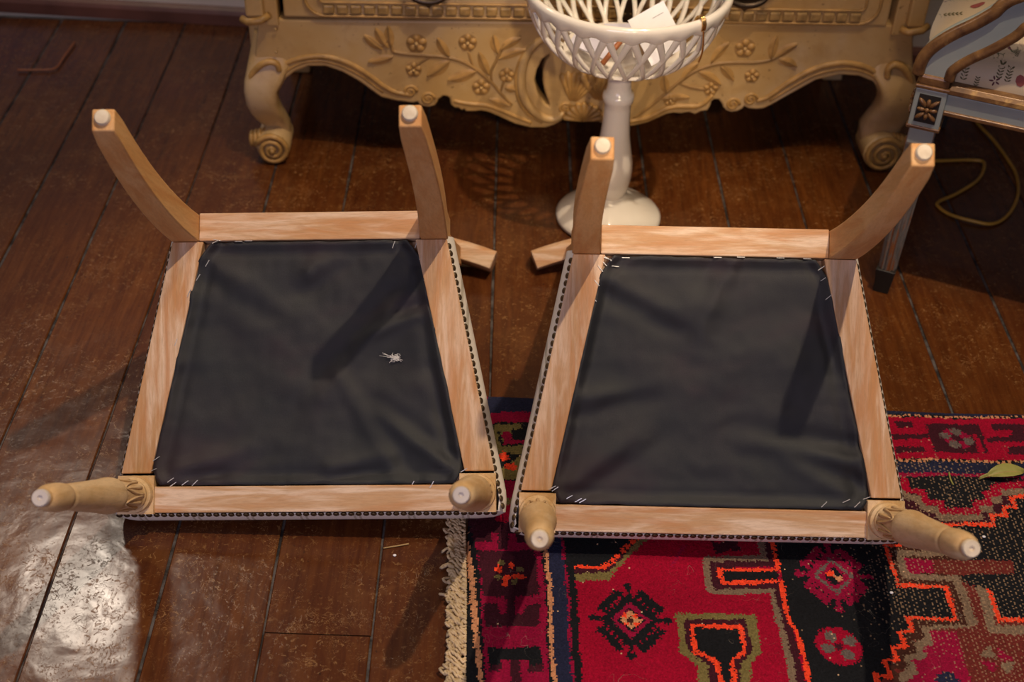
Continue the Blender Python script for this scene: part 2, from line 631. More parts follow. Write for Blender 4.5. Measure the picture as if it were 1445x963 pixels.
# the back wall stands a little off square and has a window opening at the left
wx0, wx1, wz0, wz1 = -1.95, -1.15, 1.52, 2.42
wall = G()
wall.box((-3.2, WY, -0.02), (wx0, WY + 0.16, 3.6))
wall.box((wx1, WY, -0.02), (3.0, WY + 0.16, 3.6))
wall.box((wx0, WY, -0.02), (wx1, WY + 0.16, wz0))
wall.box((wx0, WY, wz1), (wx1, WY + 0.16, 3.6))
wo = wall.build('wall_back', M['plaster'])
wo.matrix_world = WALL
tag(wo, 'pale cracked plaster wall with bluish patches', kind='structure')
win = G()
for lo, hi in (((wx0, WY - 0.02, wz0), (wx0 + 0.05, WY + 0.05, wz1)), ((wx1 - 0.05, WY - 0.02, wz0), (wx1, WY + 0.05, wz1)),
               ((wx0, WY - 0.02, wz0), (wx1, WY + 0.05, wz0 + 0.05)), ((wx0, WY - 0.02, wz1 - 0.05), (wx1, WY + 0.05, wz1)),
               ((wx0 + 0.375, WY, wz0 + 0.05), (wx0 + 0.415, WY + 0.04, wz1 - 0.05))):
    win.box(lo, hi)
wino = win.build('window_1', M['window_frame'], None, False, 0.004)
wino.matrix_world = WALL
tag(wino, 'white framed window in the back wall', kind='structure')
G().box((wx0 + 0.05, WY + 0.02, wz0 + 0.05), (wx1 - 0.05, WY + 0.026, wz1 - 0.05)).build('window_pane', M['glass'], wino)
bb = G()
prof = [(0, 0), (0.016, 0), (0.016, 0.026), (0.012, 0.034), (0.004, 0.040), (0, 0.040)]
bb.rings([[(-3.2, WY - a, b) for a, b in prof], [(3.0, WY - a, b) for a, b in prof]])
bbo = bb.build('baseboard_back', M['baseboard'])
bbo.matrix_world = WALL
tag(bbo, 'reddish brown baseboard along the back wall', kind='structure')

# ------------------------------------------------------------------ upturned chairs
WF, WR, DEP, LF = 0.265, 0.182, 0.415, 0.340


def trap(y):
    return WF + (WR - WF) * y / DEP


nail_me = None
staple_me = None


def shared_small():
    global nail_me, staple_me
    g = G()
    g.lathe([(0.0045, 0.0), (0.0042, 0.0010), (0.0031, 0.0018), (0.0014, 0.0022)], 10)
    nail_me = bpy.data.meshes.new('nail_head')
    nail_me.from_pydata([tuple(v) for v in g.v], [], g.f)
    nail_me.polygons.foreach_set('use_smooth', [True] * len(nail_me.polygons))
    nail_me.materials.append(M['nail'])
    s = G().box((-0.0052, -0.00045, 0), (0.0052, 0.00045, 0.0009))
    s.box((-0.0052, -0.00045, -0.003), (-0.0044, 0.00045, 0.0002)).box((0.0044, -0.00045, -0.003), (0.0052, 0.00045, 0.0002))
    staple_me = bpy.data.meshes.new('staple')
    staple_me.from_pydata([tuple(v) for v in s.v], [], s.f)
    staple_me.materials.append(M['staple'])


shared_small()


def rail_prism(poly, n0=-0.050, n1=0.0):
    return G().prism(poly, n0, n1)


def side_chair(mw, label, back_n, pad_n, staples, folds, seed, glides):
    rnd = random.Random(seed)
    root = empty('side_chair', mw, label, 'chair', 'pair of upturned side chairs')
    # rails ------------------------------------------------------------
    fx = WF - 0.0555
    rail_prism([(-fx, 0.002), (fx, 0.002), (fx - 0.001, 0.0375), (-fx + 0.001, 0.0375)]).build('front_rail', M['wood_x'], root, False, 0.0015)
    rx = WR - 0.029
    rail_prism([(-rx, DEP - 0.040), (rx, DEP - 0.040), (rx, DEP - 0.001), (-rx, DEP - 0.001)]).build('back_rail', M['wood_x'], root, False, 0.0015)
    y0, y1 = 0.0555, DEP - 0.0412
    for s in (-1, 1):
        poly = [(s * trap(y0), y0), (s * trap(y1), y1), (s * (trap(y1) - 0.0435), y1), (s * (trap(y0) - 0.0405), y0)]
        rail_prism(poly).build('side_rail', M['wood_y'], root, False, 0.0015)
    # corner braces -----------------------------------------------------
    for s in (-1, 1):
        xi = trap(0.05) - 0.046
        G().prism([(s * xi, 0.038), (s * (xi - 0.05), 0.038), (s * (xi - 0.05), 0.046), (s * (xi - 0.004), 0.085), (s * (xi + 0.002), 0.085)], -0.040, -0.0205).build('corner_brace', M['wood_y'], root, False, 0.001)
        xr = trap(DEP - 0.06) - 0.044
        G().prism([(s * (xr + 0.006), DEP - 0.041), (s * (xr - 0.05), DEP - 0.041), (s * (xr - 0.05), DEP - 0.052), (s * (xr + 0.001), DEP - 0.10), (s * (xr + 0.010), DEP - 0.10)], -0.040, -0.0205).build('corner_brace', M['wood_y'], root, False, 0.001)
    # turned front legs ------------------------------------------------------
    prof = [(0.0225, 0.004), (0.0243, 0.006), (0.0248, 0.012), (0.0240, 0.018), (0.0206, 0.021), (0.0198, 0.024), (0.0218, 0.028), (0.0220, 0.032), (0.0196, 0.036),
            (0.0192, 0.05), (0.0194, 0.080), (0.0198, 0.104), (0.0224, 0.107), (0.0234, 0.113), (0.0236, 0.120), (0.0228, 0.132), (0.0208, 0.155), (0.0188, 0.195), (0.0158, 0.258), (0.0155, 0.266),
            (0.0142, 0.2685), (0.0142, 0.271), (0.0162, 0.274), (0.0167, 0.284), (0.0166, 0.297), (0.0160, 0.309), (0.0147, 0.319), (0.0126, 0.3255), (0.0104, 0.328), (0.0098, 0.333)]
    for s in (-1, 1):
        c = (s * (WF - 0.0335), 0.0265)
        # splay of the leg as photographed
        sx, sy = (-0.006 if s < 0 else -0.004), 0.004
        leg = G()
        leg.box((c[0] - 0.0245, c[1] - 0.0260, -0.050), (c[0] + 0.0245, c[1] + 0.0260, 0.006))
        rs = []
        for r, z in prof:
            rs.append([Vector((c[0] + sx * z + r * math.cos(2 * PI * j / 36), c[1] + sy * z + r * math.sin(2 * PI * j / 36), z)) for j in range(36)])
        leg.rings(rs)
        lo = auto_smooth(leg.build('front_leg', M['wood_turn'], root), 32)
        # carved lotus leaves round the top
        for k in range(6):
            a0 = 2 * PI * (k + 0.5) / 6
            lg = G()
            for side in (-1, 1):
                path = []
                for q in range(9):
                    w = q / 8
                    ang = a0 + side * math.radians(27) * math.cos(w * PI / 2) ** 0.8
                    z = 0.036 + 0.068 * w
                    r = 0.0200 + 0.0006 * w
                    path.append((c[0] + sx * z + r * math.cos(ang), c[1] + sy * z + r * math.sin(ang), z))
                lg.tube(path, [0.0018 - 0.0005 * (q / 8) for q in range(9)], 6)
            path = []
            for q in range(6):
                z = 0.037 + 0.052 * q / 5
                r = 0.0194 + 0.0004 * q / 5
                path.append((c[0] + sx * z + r * math.cos(a0), c[1] + sy * z + r * math.sin(a0), z))
            lg.tube(path, [0.0028, 0.0028, 0.0024, 0.002, 0.0014, 0.0008], 6)
            lg.build('carved_leaf', M['wood_turn'], lo, True)
        # corner spandrel reliefs on the block
        e = (c[0] + sx * LF, c[1] + sy * LF)
        tip = G().lathe([(0.0098, 0.3325), (0.0098, 0.3385), (0.0088, 0.3400), (0.0030, 0.3398), (0.0024, 0.3375)], 24, e)
        tip = auto_smooth(tip.build('glide', M['glide_metal'] if glides else M['glide'], lo), 40)
        tip['label'] = 'pale round foot glide'
    # sabre rear legs ------------------------------------------------------------
    for s in (-1, 1):
        rs = []
        for k in range(15):
            n = -0.052 + (0.340 + 0.052) * k / 14
            u = max(0.0, n / 0.340)
            h = 0.0190 - 0.0046 * u
            xc = s * (0.1724 + 0.0017 * u * u + 0.0059 * math.sin(PI * u))
            yc = 0.3935 + 0.0591 * u ** 1.42
            hh = h if k < 14 else h - 0.0015
            rs.append([(xc - hh, yc - hh, n), (xc + hh, yc - hh, n), (xc + hh, yc + hh, n), (xc - hh, yc + hh, n)])
        leg = G().rings(rs)
        lo = auto_smooth(leg.build('rear_leg', M['wood_leg'], root, False, 0.0018, 2), 30)
        xc = s * 0.1741
        yc = 0.4526 + 0.002
        gl = G().lathe([(0.0092, 0.3395), (0.0092, 0.3440), (0.0078, 0.3458), (0.0040, 0.3462)], 20, (xc, yc))
        go = auto_smooth(gl.build('glide', M['glide'], lo), 40)
        go['label'] = 'pale round glide button'
    # back: stiles and bowed crest rail, hanging down behind the seat --------------------
    nt = back_n
    for s in (-1, 1):
        rs = []
        for k in range(9):
            u = k / 8
            n = -0.049 + (nt + 0.03 + 0.049) * u
            xc = s * (WR - 0.022 + 0.006 * u)
            yc = DEP - 0.021 + 0.034 * u ** 1.3
            h = 0.019 - 0.003 * u
            rs.append([(xc - h, yc - 0.016, n), (xc - h, yc + 0.016, n), (xc + h, yc + 0.016, n), (xc + h, yc - 0.016, n)])
        auto_smooth(G().rings(rs).build('back_stile', M['wood_leg'], root, False, 0.0015), 30)
    rs = []
    for k in range(21):
        u = -1 + 2 * k / 20
        xx = 0.238 * u
        yy = 0.464 - 0.046 * u * u
        tx, ty = 0.238, -0.092 * u
        L = math.hypot(tx, ty)
        nx, ny = -ty / L, tx / L
        hw = 0.0170
        top, bot = nt, nt + 0.056
        rs.append([(xx - nx * hw, yy - ny * hw, top + 0.003), (xx + nx * hw, yy + ny * hw, top), (xx + nx * hw, yy + ny * hw, bot - 0.008),
                   (xx + nx * (hw - 0.008), yy + ny * (hw - 0.008), bot), (xx - nx * hw, yy - ny * hw, bot)])
    cr = G().rings([[(a, b, c) for a, b, c in r] for r in rs])
    auto_smooth(cr.build('crest_rail', M['wood_x'], root, False, 0.0015), 30)
    rs = []
    for k in range(13):
        u = -1 + 2 * k / 12
        xx = 0.150 * u
        yy = 0.436 - 0.016 * u * u
        n = nt * 0.58
        rs.append([(xx, yy - 0.009, n), (xx, yy + 0.009, n), (xx, yy + 0.009, n + 0.04), (xx, yy - 0.009, n + 0.04)])
    auto_smooth(G().rings(rs).build('back_slat', M['wood_x'], root, False, 0.0015), 30)
    # seat upholstery --------------------------------------------------------------------
    per = []
    for k in range(60):
        per.append((-WF + 2 * WF * k / 60, 0.0, 0, -1))
    for k in range(46):
        y = DEP * k / 46
        per.append((trap(y), y, 1, 0.18))
    for k in range(40):
        per.append((WR - 2 * WR * k / 40, DEP, 0, 1))
    for k in range(46):
        y = DEP - DEP * k / 46
        per.append((-trap(y), y, -1, 0.18))
    N = len(per)

    def ring(off, n, inset=0.0):
        out = []
        for i, (px, py, nx, ny) in enumerate(per):
            a = per[i - 3 if i >= 3 else i - 3 + N]
            b = per[(i + 3) % N]
            # smoothed normal round the corners
            ax = a[2] + nx + b[2]
            ay = a[3] + ny + b[3]
            L = math.hypot(ax, ay) or 1
            o_ = off if py < DEP - 0.03 else -0.022
            # rounded corner
            cxn = max(0.0, abs(px) - (trap(py) - 0.02)) / 0.02
            cyn = max(0.0, 0.02 - py) / 0.02
            rc = 0.006 * min(cxn, cyn)
            qx = px + ax / L * (o_ - rc - inset)
            qy = py + ay / L * (o_ - rc - inset)
            out.append(Vector((qx, qy, n)))
        return out
    p = pad_n
    cush = G()
    rs = [ring(-0.0010, -0.0058), ring(0.0008, -0.0062), ring(0.0030, -0.011), ring(0.0070, -0.019), ring(0.0090, -0.030), ring(0.0085, -0.042), ring(0.004, p + 0.006), ring(-0.008, p)]
    for k, f in enumerate((0.06, 0.16, 0.35, 0.6, 0.85)):
        base = ring(-0.008, p)
        cx_, cy_ = 0.0, 0.2
        dome = 0.034 * math.sin(min(1, f * 1.1) * PI / 2)
        rs.append([Vector((q.x * (1 - f) + cx_ * f, q.y * (1 - f) + cy_ * f, p - dome)) for q in base])
    cush.rings(rs, True, False, True)
    auto_smooth(cush.build('seat_cushion', M['fabric'], root), 50)['label'] = 'cream seat fabric with thin paired stripes'
    # nail heads along front and sides ------------------------------------------------------
    def nail(px, py, nx, ny):
        o = link(bpy.data.objects.new('nail_head', nail_me))
        o.parent = root
        z = Vector((nx, ny, 0.55)).normalized()
        o.matrix_local = Matrix.Translation((px + nx * 0.0010, py + ny * 0.0010, -0.0070)) @ z.to_track_quat('Z', 'Y').to_matrix().to_4x4()
    k = 0
    xx = -WF + 0.008
    while xx < WF - 0.004:
        nail(xx, 0.0, 0, -1)
        xx += 0.0102
    for s in (-1, 1):
        yy = 0.008
        while yy < DEP - 0.05:
            L = math.hypot(1, 0.2)
            nail(s * trap(yy), yy, s / L, 0.2 / L)
            yy += 0.0102
    # black dust cover -----------------------------------------------------------------------
    NU, NV = 72, 64
    vs = []
    for j in range(NV + 1):
        v = j / NV
        yb, yt = 0.0395, DEP - 0.0425
        for i in range(NU + 1):
            u = -1 + 2 * i / NU
            # rectangle squeezed at its corners so they are cut off
            edge = max(abs(u), abs(2 * v - 1))
            y = yb + (yt - yb) * v
            hw = trap(y) - 0.0415
            cut = 0.0
            ev = min(v, 1 - v) * (yt - yb)
            cl = 0.022 if v < 0.5 else 0.026
            if ev < cl:
                cut = (0.015 if v < 0.5 else 0.014) * ((cl - ev) / cl) ** 1.3
            wav = 0.0022 * noise.noise(Vector((v * 9, seed, u * 0.1)))
            xq = u * (hw - cut + wav)
            yq = y + (0.0016 * noise.noise(Vector((u * 7, seed + 5, v * 0.1)))) * (1 if 0 < j < NV or True else 0)
            # sag and folds
            e1 = 1 - abs(u) ** 6
            e2 = 1 - abs(2 * v - 1) ** 6
            sag = -0.0060 * (e1 * e2) - 0.0045
            rim = 0.0030 * math.exp(-((1 - abs(u)) * hw / 0.007) ** 2) + 0.0030 * math.exp(-(ev / 0.006) ** 2)
            tr = -0.0024 * math.exp(-(((1 - abs(u)) * hw - 0.016) / 0.007) ** 2) - 0.0022 * math.exp(-((ev - 0.015) / 0.006) ** 2)
            h = sag + rim + tr
            for (ax, ay, bx, by, amp, wid) in folds:
                dx, dy = bx - ax, by - ay
                L2 = dx * dx + dy * dy
                tt = max(0, min(1, ((xq - ax) * dx + (yq - ay) * dy) / L2))
                dd = math.hypot(xq - ax - tt * dx, yq - ay - tt * dy)
                sgn = ((xq - ax) * dy - (yq - ay) * dx) / math.sqrt(L2)
                h += 1.5 * amp * math.exp(-(dd / wid) ** 2) * (1 - 0.6 * tt)
                h -= amp * 1.0 * math.exp(-((sgn - wid * 1.6) / wid) ** 2) * math.exp(-(max(0, dd - wid * 2.5) / wid) ** 2) * (1 - 0.6 * tt)
            h += 0.0050 * noise.noise(Vector((xq * 6, yq * 6, seed))) * e1 * e2
            h += 0.0034 * noise.noise(Vector((xq * 15 + 3, yq * 22, seed + 2)))
            h += 0.0008 * noise.noise(Vector((xq * 60, yq * 60, seed + 4)))
            # edge gathers
            gat = math.exp(-((1 - abs(u)) * hw / 0.03)) * noise.noise(Vector((yq * 55, seed, 1))) + math.exp(-ev / 0.03) * noise.noise(Vector((xq * 55, seed, 3)))
            h += 0.0022 * gat
            vs.append((xq, yq, min(h, 0.001)))
    fs = []
    for j in range(NV):
        for i in range(NU):
            a = j * (NU + 1) + i
            fs.append((a, a + 1, a + NU + 2, a + NU + 1))
    cov = mesh('dust_cover', vs, fs, M['cloth'], root, True)
    cov['label'] = 'black woven dust cover stapled inside the frame'
    so = cov.modifiers.new('thickness', 'SOLIDIFY')
    so.thickness = 0.0012
    so.offset = -1

    def height(x, y):
        best = min(range(len(vs)), key=lambda q: (vs[q][0] - x) ** 2 + (vs[q][1] - y) ** 2)
        return vs[best][2]
    for (x, y, ang) in staples:
        o = link(bpy.data.objects.new('staple', staple_me))
        o.parent = root
        o.matrix_local = Matrix.Translation((x, y, height(x, y) + 0.0012)) @ Matrix.Rotation(math.radians(ang), 4, 'Z')
    return root, height


st0 = [(p, a) for p, a in zip([[-0.1277,0.376],[-0.098,0.3737],[-0.0842,0.3745],[0.1167,0.3673],[0.1481,0.3669],[0.156,0.349],[0.1599,0.3351],[0.1628,0.3193],[-0.1296,0.3731],[-0.142,0.3444],[-0.1544,0.3247],[-0.1649,0.302],[-0.1823,0.2343],[-0.1854,0.1932],[-0.2065,0.0751],[-0.211,0.0597],[-0.1864,0.0461],[-0.1834,0.0403],[-0.1669,0.0421],[-0.1543,0.042],[0.2127,0.0566],[0.1425,0.038],[0.1694,0.0378]],
    [-10, 0, 0, 70, 70, 35, 35, 30, 25, 60, 60, 65, 70, 70, 35, 25, 35, 35, 35, 45, 30, 60, 60])]
st1 = [(p, a) for p, a in zip([[-0.144,0.3681],[-0.1192,0.3706],[-0.143,0.3681],[-0.1533,0.3545],[-0.1577,0.3352],[-0.1611,0.3141],[-0.1486,0.3623],[-0.1333,0.3588],[0.004,0.3732],[0.0345,0.3738],[0.1242,0.3738],[0.1434,0.3617],[0.1474,0.3475],[0.1534,0.3227],[-0.2122,0.06],[-0.2084,0.0582],[-0.1892,0.0473],[-0.1768,0.0437],[-0.1711,0.0429],[0.151,0.0453],[0.1802,0.0507],[0.1945,0.0463],[0.2076,0.0551],[0.088,0.374]],
    [-20, 0, -30, -50, -50, -50, -45, -5, 0, 0, 0, 35, 35, 40, 30, 35, 30, 30, 30, 45, 25, 45, 20, 0])]
st0 = [(p[0], p[1], a) for p, a in st0]
st1 = [(p[0], p[1], a) for p, a in st1]

MW0 = Matrix(((0.99878, -0.04088, -0.02754, -0.2692), (0.00986, 0.71313, -0.70097, 1.20954), (0.04829, 0.69984, 0.71266, 0.0520), (0, 0, 0, 1)))
MW1 = Matrix(((0.99991, -0.01221, -0.00638, 0.27314), (0.00343, 0.66938, -0.74291, 1.18478), (0.01335, 0.74282, 0.66936, 0.06121), (0, 0, 0, 1)))
fold0 = [(0.20, 0.055, 0.10, 0.13, 0.005, 0.010), (0.19, 0.10, 0.165, 0.20, -0.004, 0.008), (0.11, 0.27, 0.02, 0.16, 0.004, 0.014), (0.15, 0.27, 0.09, 0.245, 0.004, 0.008),
         (-0.16, 0.36, -0.02, 0.27, 0.003, 0.015), (-0.20, 0.05, -0.08, 0.09, 0.004, 0.012), (0.03, 0.06, 0.12, 0.08, 0.003, 0.010), (0.0, 0.33, 0.05, 0.36, 0.003, 0.012), (0.12, 0.05, 0.04, 0.19, 0.003, 0.012)]
fold1 = [(0.21, 0.10, 0.05, 0.125, 0.006, 0.013), (0.20, 0.16, 0.14, 0.30, -0.003, 0.009), (-0.14, 0.34, -0.02, 0.28, 0.004, 0.013), (0.02, 0.365, -0.02, 0.26, 0.003, 0.014),
         (-0.21, 0.05, -0.10, 0.13, 0.004, 0.014), (-0.17, 0.18, -0.08, 0.20, 0.003, 0.012), (0.20, 0.05, 0.10, 0.10, 0.004, 0.012), (-0.03, 0.31, 0.03, 0.30, 0.003, 0.02)]
c0, hgt0 = side_chair(MW0, 'upturned raw wood chair with a white tuft on its black cover, over bare boards', -0.497, -0.058, st0, fold0, 11, True)
c1, hgt1 = side_chair(MW1, 'upturned raw wood chair with its front edge on the red rug, beside the armchair', -0.560, -0.064, st1, fold1, 23, False)

# tuft of lint on the left dust cover
(tx, ty), = [[0.119,0.2109]]
lint = G()
rnd = random.Random(3)
P0 = MW0 @ Vector((tx, ty, hgt0(tx, ty) + 0.002))
xa, ya, za = (MW0.to_3x3() @ Vector(v) for v in ((1, 0, 0), (0, 1, 0), (0, 0, 1)))
for k in range(60):
    d = Vector((rnd.gauss(0, 1), rnd.gauss(0, 0.5), 0))
    a = P0 + xa * rnd.gauss(0, .002) + ya * rnd.gauss(0, .0013)
    L = rnd.uniform(0.003, 0.009)
    b = a + (xa * d.x + ya * d.y).normalized() * L * 0.5 + za * rnd.uniform(0.001, 0.004)
    c = b + (xa * rnd.gauss(0, 1) + ya * rnd.gauss(0, .6)).normalized() * L * 0.5
    lint.tube([a, b, c], 0.00035, 4)
for k in range(5):
    a = P0 + ya * rnd.gauss(0, .001)
    b = a - xa * rnd.uniform(0.012, 0.024) + ya * rnd.uniform(0.003, 0.010) + za * 0.0015
    lint.tube([a, (a + b) / 2 + za * .001, b], 0.0002, 4)
tag(lint.build('lint_tuft', M['lint']), 'small white tuft of lint lying on the black dust cover of the left chair', 'lint')

# ------------------------------------------------------------------ rug
RZ = 0.011


def srgb(r, g, b):
    return np.array([((c / 255 + 0.055) / 1.055) ** 2.4 if c > 10 else c / 255 / 12.92 for c in (r, g, b)])


COL = dict(black=srgb(24, 25, 29), navy=srgb(34, 37, 62), red=srgb(152, 6, 42), crim=srgb(140, 12, 54), maroon=srgb(62, 22, 34), taupe=srgb(122, 102, 84),
           olive=srgb(116, 104, 62), orange=srgb(240, 70, 40), peach=srgb(196, 136, 98), worn=srgb(104, 40, 36), grey=srgb(100, 88, 84), knot=srgb(214, 176, 140), brown=srgb(66, 36, 28))
rx0, rx1, ry0, ry1 = -0.047, 1.02, 0.35, 1.508
RS = 0.0021
nx, ny = int((rx1 - rx0) / RS), int((ry1 - ry0) / RS)
KX, KY = 0.0023, 0.0025      # knot size
gx, gy = np.meshgrid(rx0 + (np.arange(nx) + 0.5) * RS, ry0 + (np.arange(ny) + 0.5) * RS)
rng = np.random.default_rng(5)
wob = 0.0018
qx = gx + rng.normal(0, wob * 0.5, gx.shape) + 0.002 * np.sin(gy * 37 + gx * 11) * 0.5
qy = gy + rng.normal(0, wob * 0.5, gx.shape) + 0.002 * np.sin(gx * 41 + gy * 7) * 0.5
qx = (np.floor(qx / KX) + 0.5) * KX
qy = (np.floor(qy / KY) + 0.5) * KY
img = np.zeros((ny, nx, 3)) + COL['black']
wearmap = np.zeros((ny, nx))


def inside(poly):
    m = np.zeros(qx.shape, bool)
    xs = [p[0] for p in poly]
    ys = [p[1] for p in poly]
    bx = (qx > min(xs)) & (qx < max(xs)) & (qy > min(ys)) & (qy < max(ys))
    X, Y = qx[bx], qy[bx]
    r = np.zeros(X.shape, bool)
    j = len(poly) - 1
    for i in range(len(poly)):
        xi, yi = poly[i]
        xj, yj = poly[j]
        if yi != yj:
            r ^= ((yi > Y) != (yj > Y)) & (X < (xj - xi) * (Y - yi) / (yj - yi) + xi)
        j = i
    m[bx] = r
    return m


def poly(pts, col):
    img[inside(pts)] = COL[col]


def stroke(pts, col, w, dash=None, close=False):
    pts = list(pts) + ([pts[0]] if close else [])
    d = np.full(qx.shape, 9.0)
    al = np.zeros(qx.shape)
    acc = 0.0
    for (ax, ay), (bx, by) in zip(pts[:-1], pts[1:]):
        dx, dy = bx - ax, by - ay
        L2 = dx * dx + dy * dy + 1e-12
        tt = np.clip(((qx - ax) * dx + (qy - ay) * dy) / L2, 0, 1)
        dd = np.hypot(qx - ax - tt * dx, qy - ay - tt * dy)
        upd = dd < d
        al[upd] = (acc + tt * math.sqrt(L2))[upd]
        d = np.minimum(d, dd)
        acc += math.sqrt(L2)
    m = d < w / 2
    if dash:
        m &= (al % dash) < dash * 0.66
    img[m] = COL[col]


def blob(c, r, col, ry=None):
    ry = ry or r
    img[((qx - c[0]) / r) ** 2 + ((qy - c[1]) / ry) ** 2 < 1] = COL[col]


def tooth_medallion(c, rx_, ry_, col, fill, n=6):
    # diamond outlined by short stubby teeth
    for k in range(4 * n):
        a = k / (4 * n) * 4
        s, f = int(a), a - int(a)
        cs = [(1, 0), (0, 1), (-1, 0), (0, -1), (1, 0)]
        px = cs[s][0] * (1 - f) + cs[s + 1][0] * f
        py = cs[s][1] * (1 - f) + cs[s + 1][1] * f
        base = (c[0] + px * rx_ * 0.62, c[1] + py * ry_ * 0.62)
        nxx, nyy = (1 if px >= 0 else -1) * 0.7, (1 if py >= 0 else -1) * 0.7
        if f == 0:
            nxx, nyy = cs[s]
        tip = (base[0] + nxx * rx_ * 0.26, base[1] + nyy * ry_ * 0.26)
        stroke([base, tip], col, 0.0060)
        blob(tip, 0.0058, col, 0.0052)
    stroke([(c[0] + rx_ * 0.56, c[1]), (c[0], c[1] + ry_ * 0.56), (c[0] - rx_ * 0.56, c[1]), (c[0], c[1] - ry_ * 0.56)], col, 0.0115, None, True)
    stroke([(c[0] + rx_ * 0.40, c[1]), (c[0], c[1] + ry_ * 0.40), (c[0] - rx_ * 0.40, c[1]), (c[0], c[1] - ry_ * 0.40)], fill, 0.006, None, True)


# right-hand worn field, then the crimson field
img[:] = COL['black']
poly([[0.5287,1.2276],[0.7747,1.2386],[0.7148,0.9739],[0.4498,0.9634],[0.4684,0.997],[0.4883,1.0096],[0.4845,1.0319],[0.5182,1.0537],[0.5146,1.0769],[0.5317,1.0776],[0.5302,1.1006],[0.5913,1.1006],[0.59,1.1548],[0.5271,1.1535]], 'worn')
poly([[0.0799,1.256],[0.3731,1.2694],[0.3715,1.1723],[0.3723,1.1538],[0.3746,1.0856],[0.3798,1.07],[0.3867,0.9848],[0.3837,0.9146],[0.0769,0.9027]], 'red')
# worn right part
poly([[0.544,1.203],[0.5845,1.2034],[0.5808,1.1771],[0.5427,1.1755]], 'crim')
poly([[0.5524,1.0798],[0.5889,1.0813],[0.586,0.9928],[0.4954,0.9891],[0.5057,0.9993],[0.5213,1.0147],[0.5209,1.0322],[0.5362,1.0353],[0.5386,1.0558],[0.5492,1.0562]], 'crim')
stroke([[0.675,1.2059],[0.706,1.2044],[0.6991,1.1794],[0.6392,1.1711],[0.6347,1.0859],[0.6857,1.0854]], 'taupe', 0.014)
stroke([[0.6705,1.2146],[0.6332,1.2188],[0.541,1.2103],[0.5393,1.1696],[0.6079,1.1697],[0.6115,1.0955],[0.5477,1.0875],[0.5482,1.0614],[0.5322,1.0555],[0.5331,1.0402],[0.5141,1.0395],[0.5151,1.0144],[0.4984,1.0039]], 'taupe', 0.013)
stroke([[0.5309,1.2157],[0.5344,1.1623],[0.5998,1.1637],[0.6014,1.0978],[0.5402,1.0925],[0.5399,1.0714],[0.5223,1.0681],[0.5242,1.0475],[0.5047,1.0442],[0.5067,1.024],[0.4895,1.0208],[0.4917,1.0012]], 'brown', 0.011)
poly([[0.6475,1.1517],[0.7267,1.1523],[0.7229,1.1029],[0.648,1.0997]], 'black')
poly([[0.5268,1.1521],[0.5897,1.1534],[0.5904,1.1013],[0.5304,1.1015]], 'black')
stroke([[0.7378,1.1528],[0.6469,1.1536],[0.6483,1.1011],[0.7334,1.102]], 'orange', 0.0062)
stroke([[0.544,1.2247],[0.5248,1.225],[0.5271,1.1535],[0.59,1.1548],[0.5913,1.1006],[0.5302,1.1006],[0.5317,1.0776],[0.5146,1.0769],[0.5182,1.0537],[0.5002,1.0529],[0.5021,1.0319],[0.4845,1.0319],[0.4865,1.0059],[0.4676,1.0088],[0.4687,0.9881]], 'orange', 0.0062)
stroke([[0.544,1.2247],[0.657,1.2237],[0.7107,1.2214],[0.7095,1.177]], 'orange', 0.0062)
poly([[0.6267,1.0633],[0.6306,1.0379],[0.609,1.0434]], 'taupe')
poly([[0.636,1.0586],[0.6517,1.0388],[0.6327,1.038]], 'crim')
poly([[0.6067,1.0344],[0.6281,1.0366],[0.6207,1.0162]], 'crim')
poly([[0.6317,1.0342],[0.6548,1.0351],[0.6347,1.0143]], 'taupe')
poly([[0.5446,1.0082],[0.563,1.0164],[0.5777,0.9924],[0.5407,0.991]], 'navy')
# black area at the top right between the borders
poly([[0.5306,1.3577],[0.7994,1.3704],[0.7876,1.3305],[0.7451,1.3299],[0.7255,1.3248],[0.7263,1.3057],[0.7081,1.3049],[0.7078,1.2887],[0.6867,1.2877],[0.6848,1.2691],[0.6156,1.2672],[0.5513,1.2604],[0.5118,1.2586]], 'black')
poly([[0.5706,1.3539],[0.7542,1.3626],[0.796,1.3589],[0.7884,1.3333],[0.7451,1.3299],[0.7255,1.3248],[0.7263,1.3057],[0.7081,1.3049],[0.7078,1.2887],[0.6867,1.2877],[0.6848,1.2691],[0.6073,1.2655],[0.558,1.2926]], 'maroon')
poly([[0.6154,1.2664],[0.6848,1.2691],[0.6867,1.2877],[0.7078,1.2887],[0.7081,1.3049],[0.7263,1.3057],[0.7255,1.3248],[0.7451,1.3299],[0.8259,1.324],[0.7611,1.1171],[0.624,1.1582],[0.5644,1.2299]], 'black')
img_b = inside([[0.6129,1.2679],[0.6872,1.2697],[0.7918,1.2948],[0.7703,1.224],[0.7107,1.2214],[0.657,1.2237],[0.5441,1.2253]])
img[img_b] = COL['black']
stroke([[0.5732,1.3372],[0.5738,1.3205],[0.5908,1.3158],[0.5933,1.2996],[0.6141,1.2951],[0.6147,1.2804],[0.6667,1.2828],[0.6684,1.2976],[0.6869,1.2998],[0.6868,1.3148],[0.7037,1.3183],[0.7033,1.3321],[0.7478,1.3397]], 'taupe', 0.013)
stroke([[0.5775,1.3528],[0.5782,1.334],[0.5994,1.3322],[0.599,1.3121],[0.6212,1.3104],[0.6207,1.2933],[0.6667,1.2949],[0.6675,1.3098],[0.6877,1.3121],[0.6873,1.3286],[0.7054,1.3322],[0.7032,1.3432],[0.7518,1.354]], 'red', 0.0135)
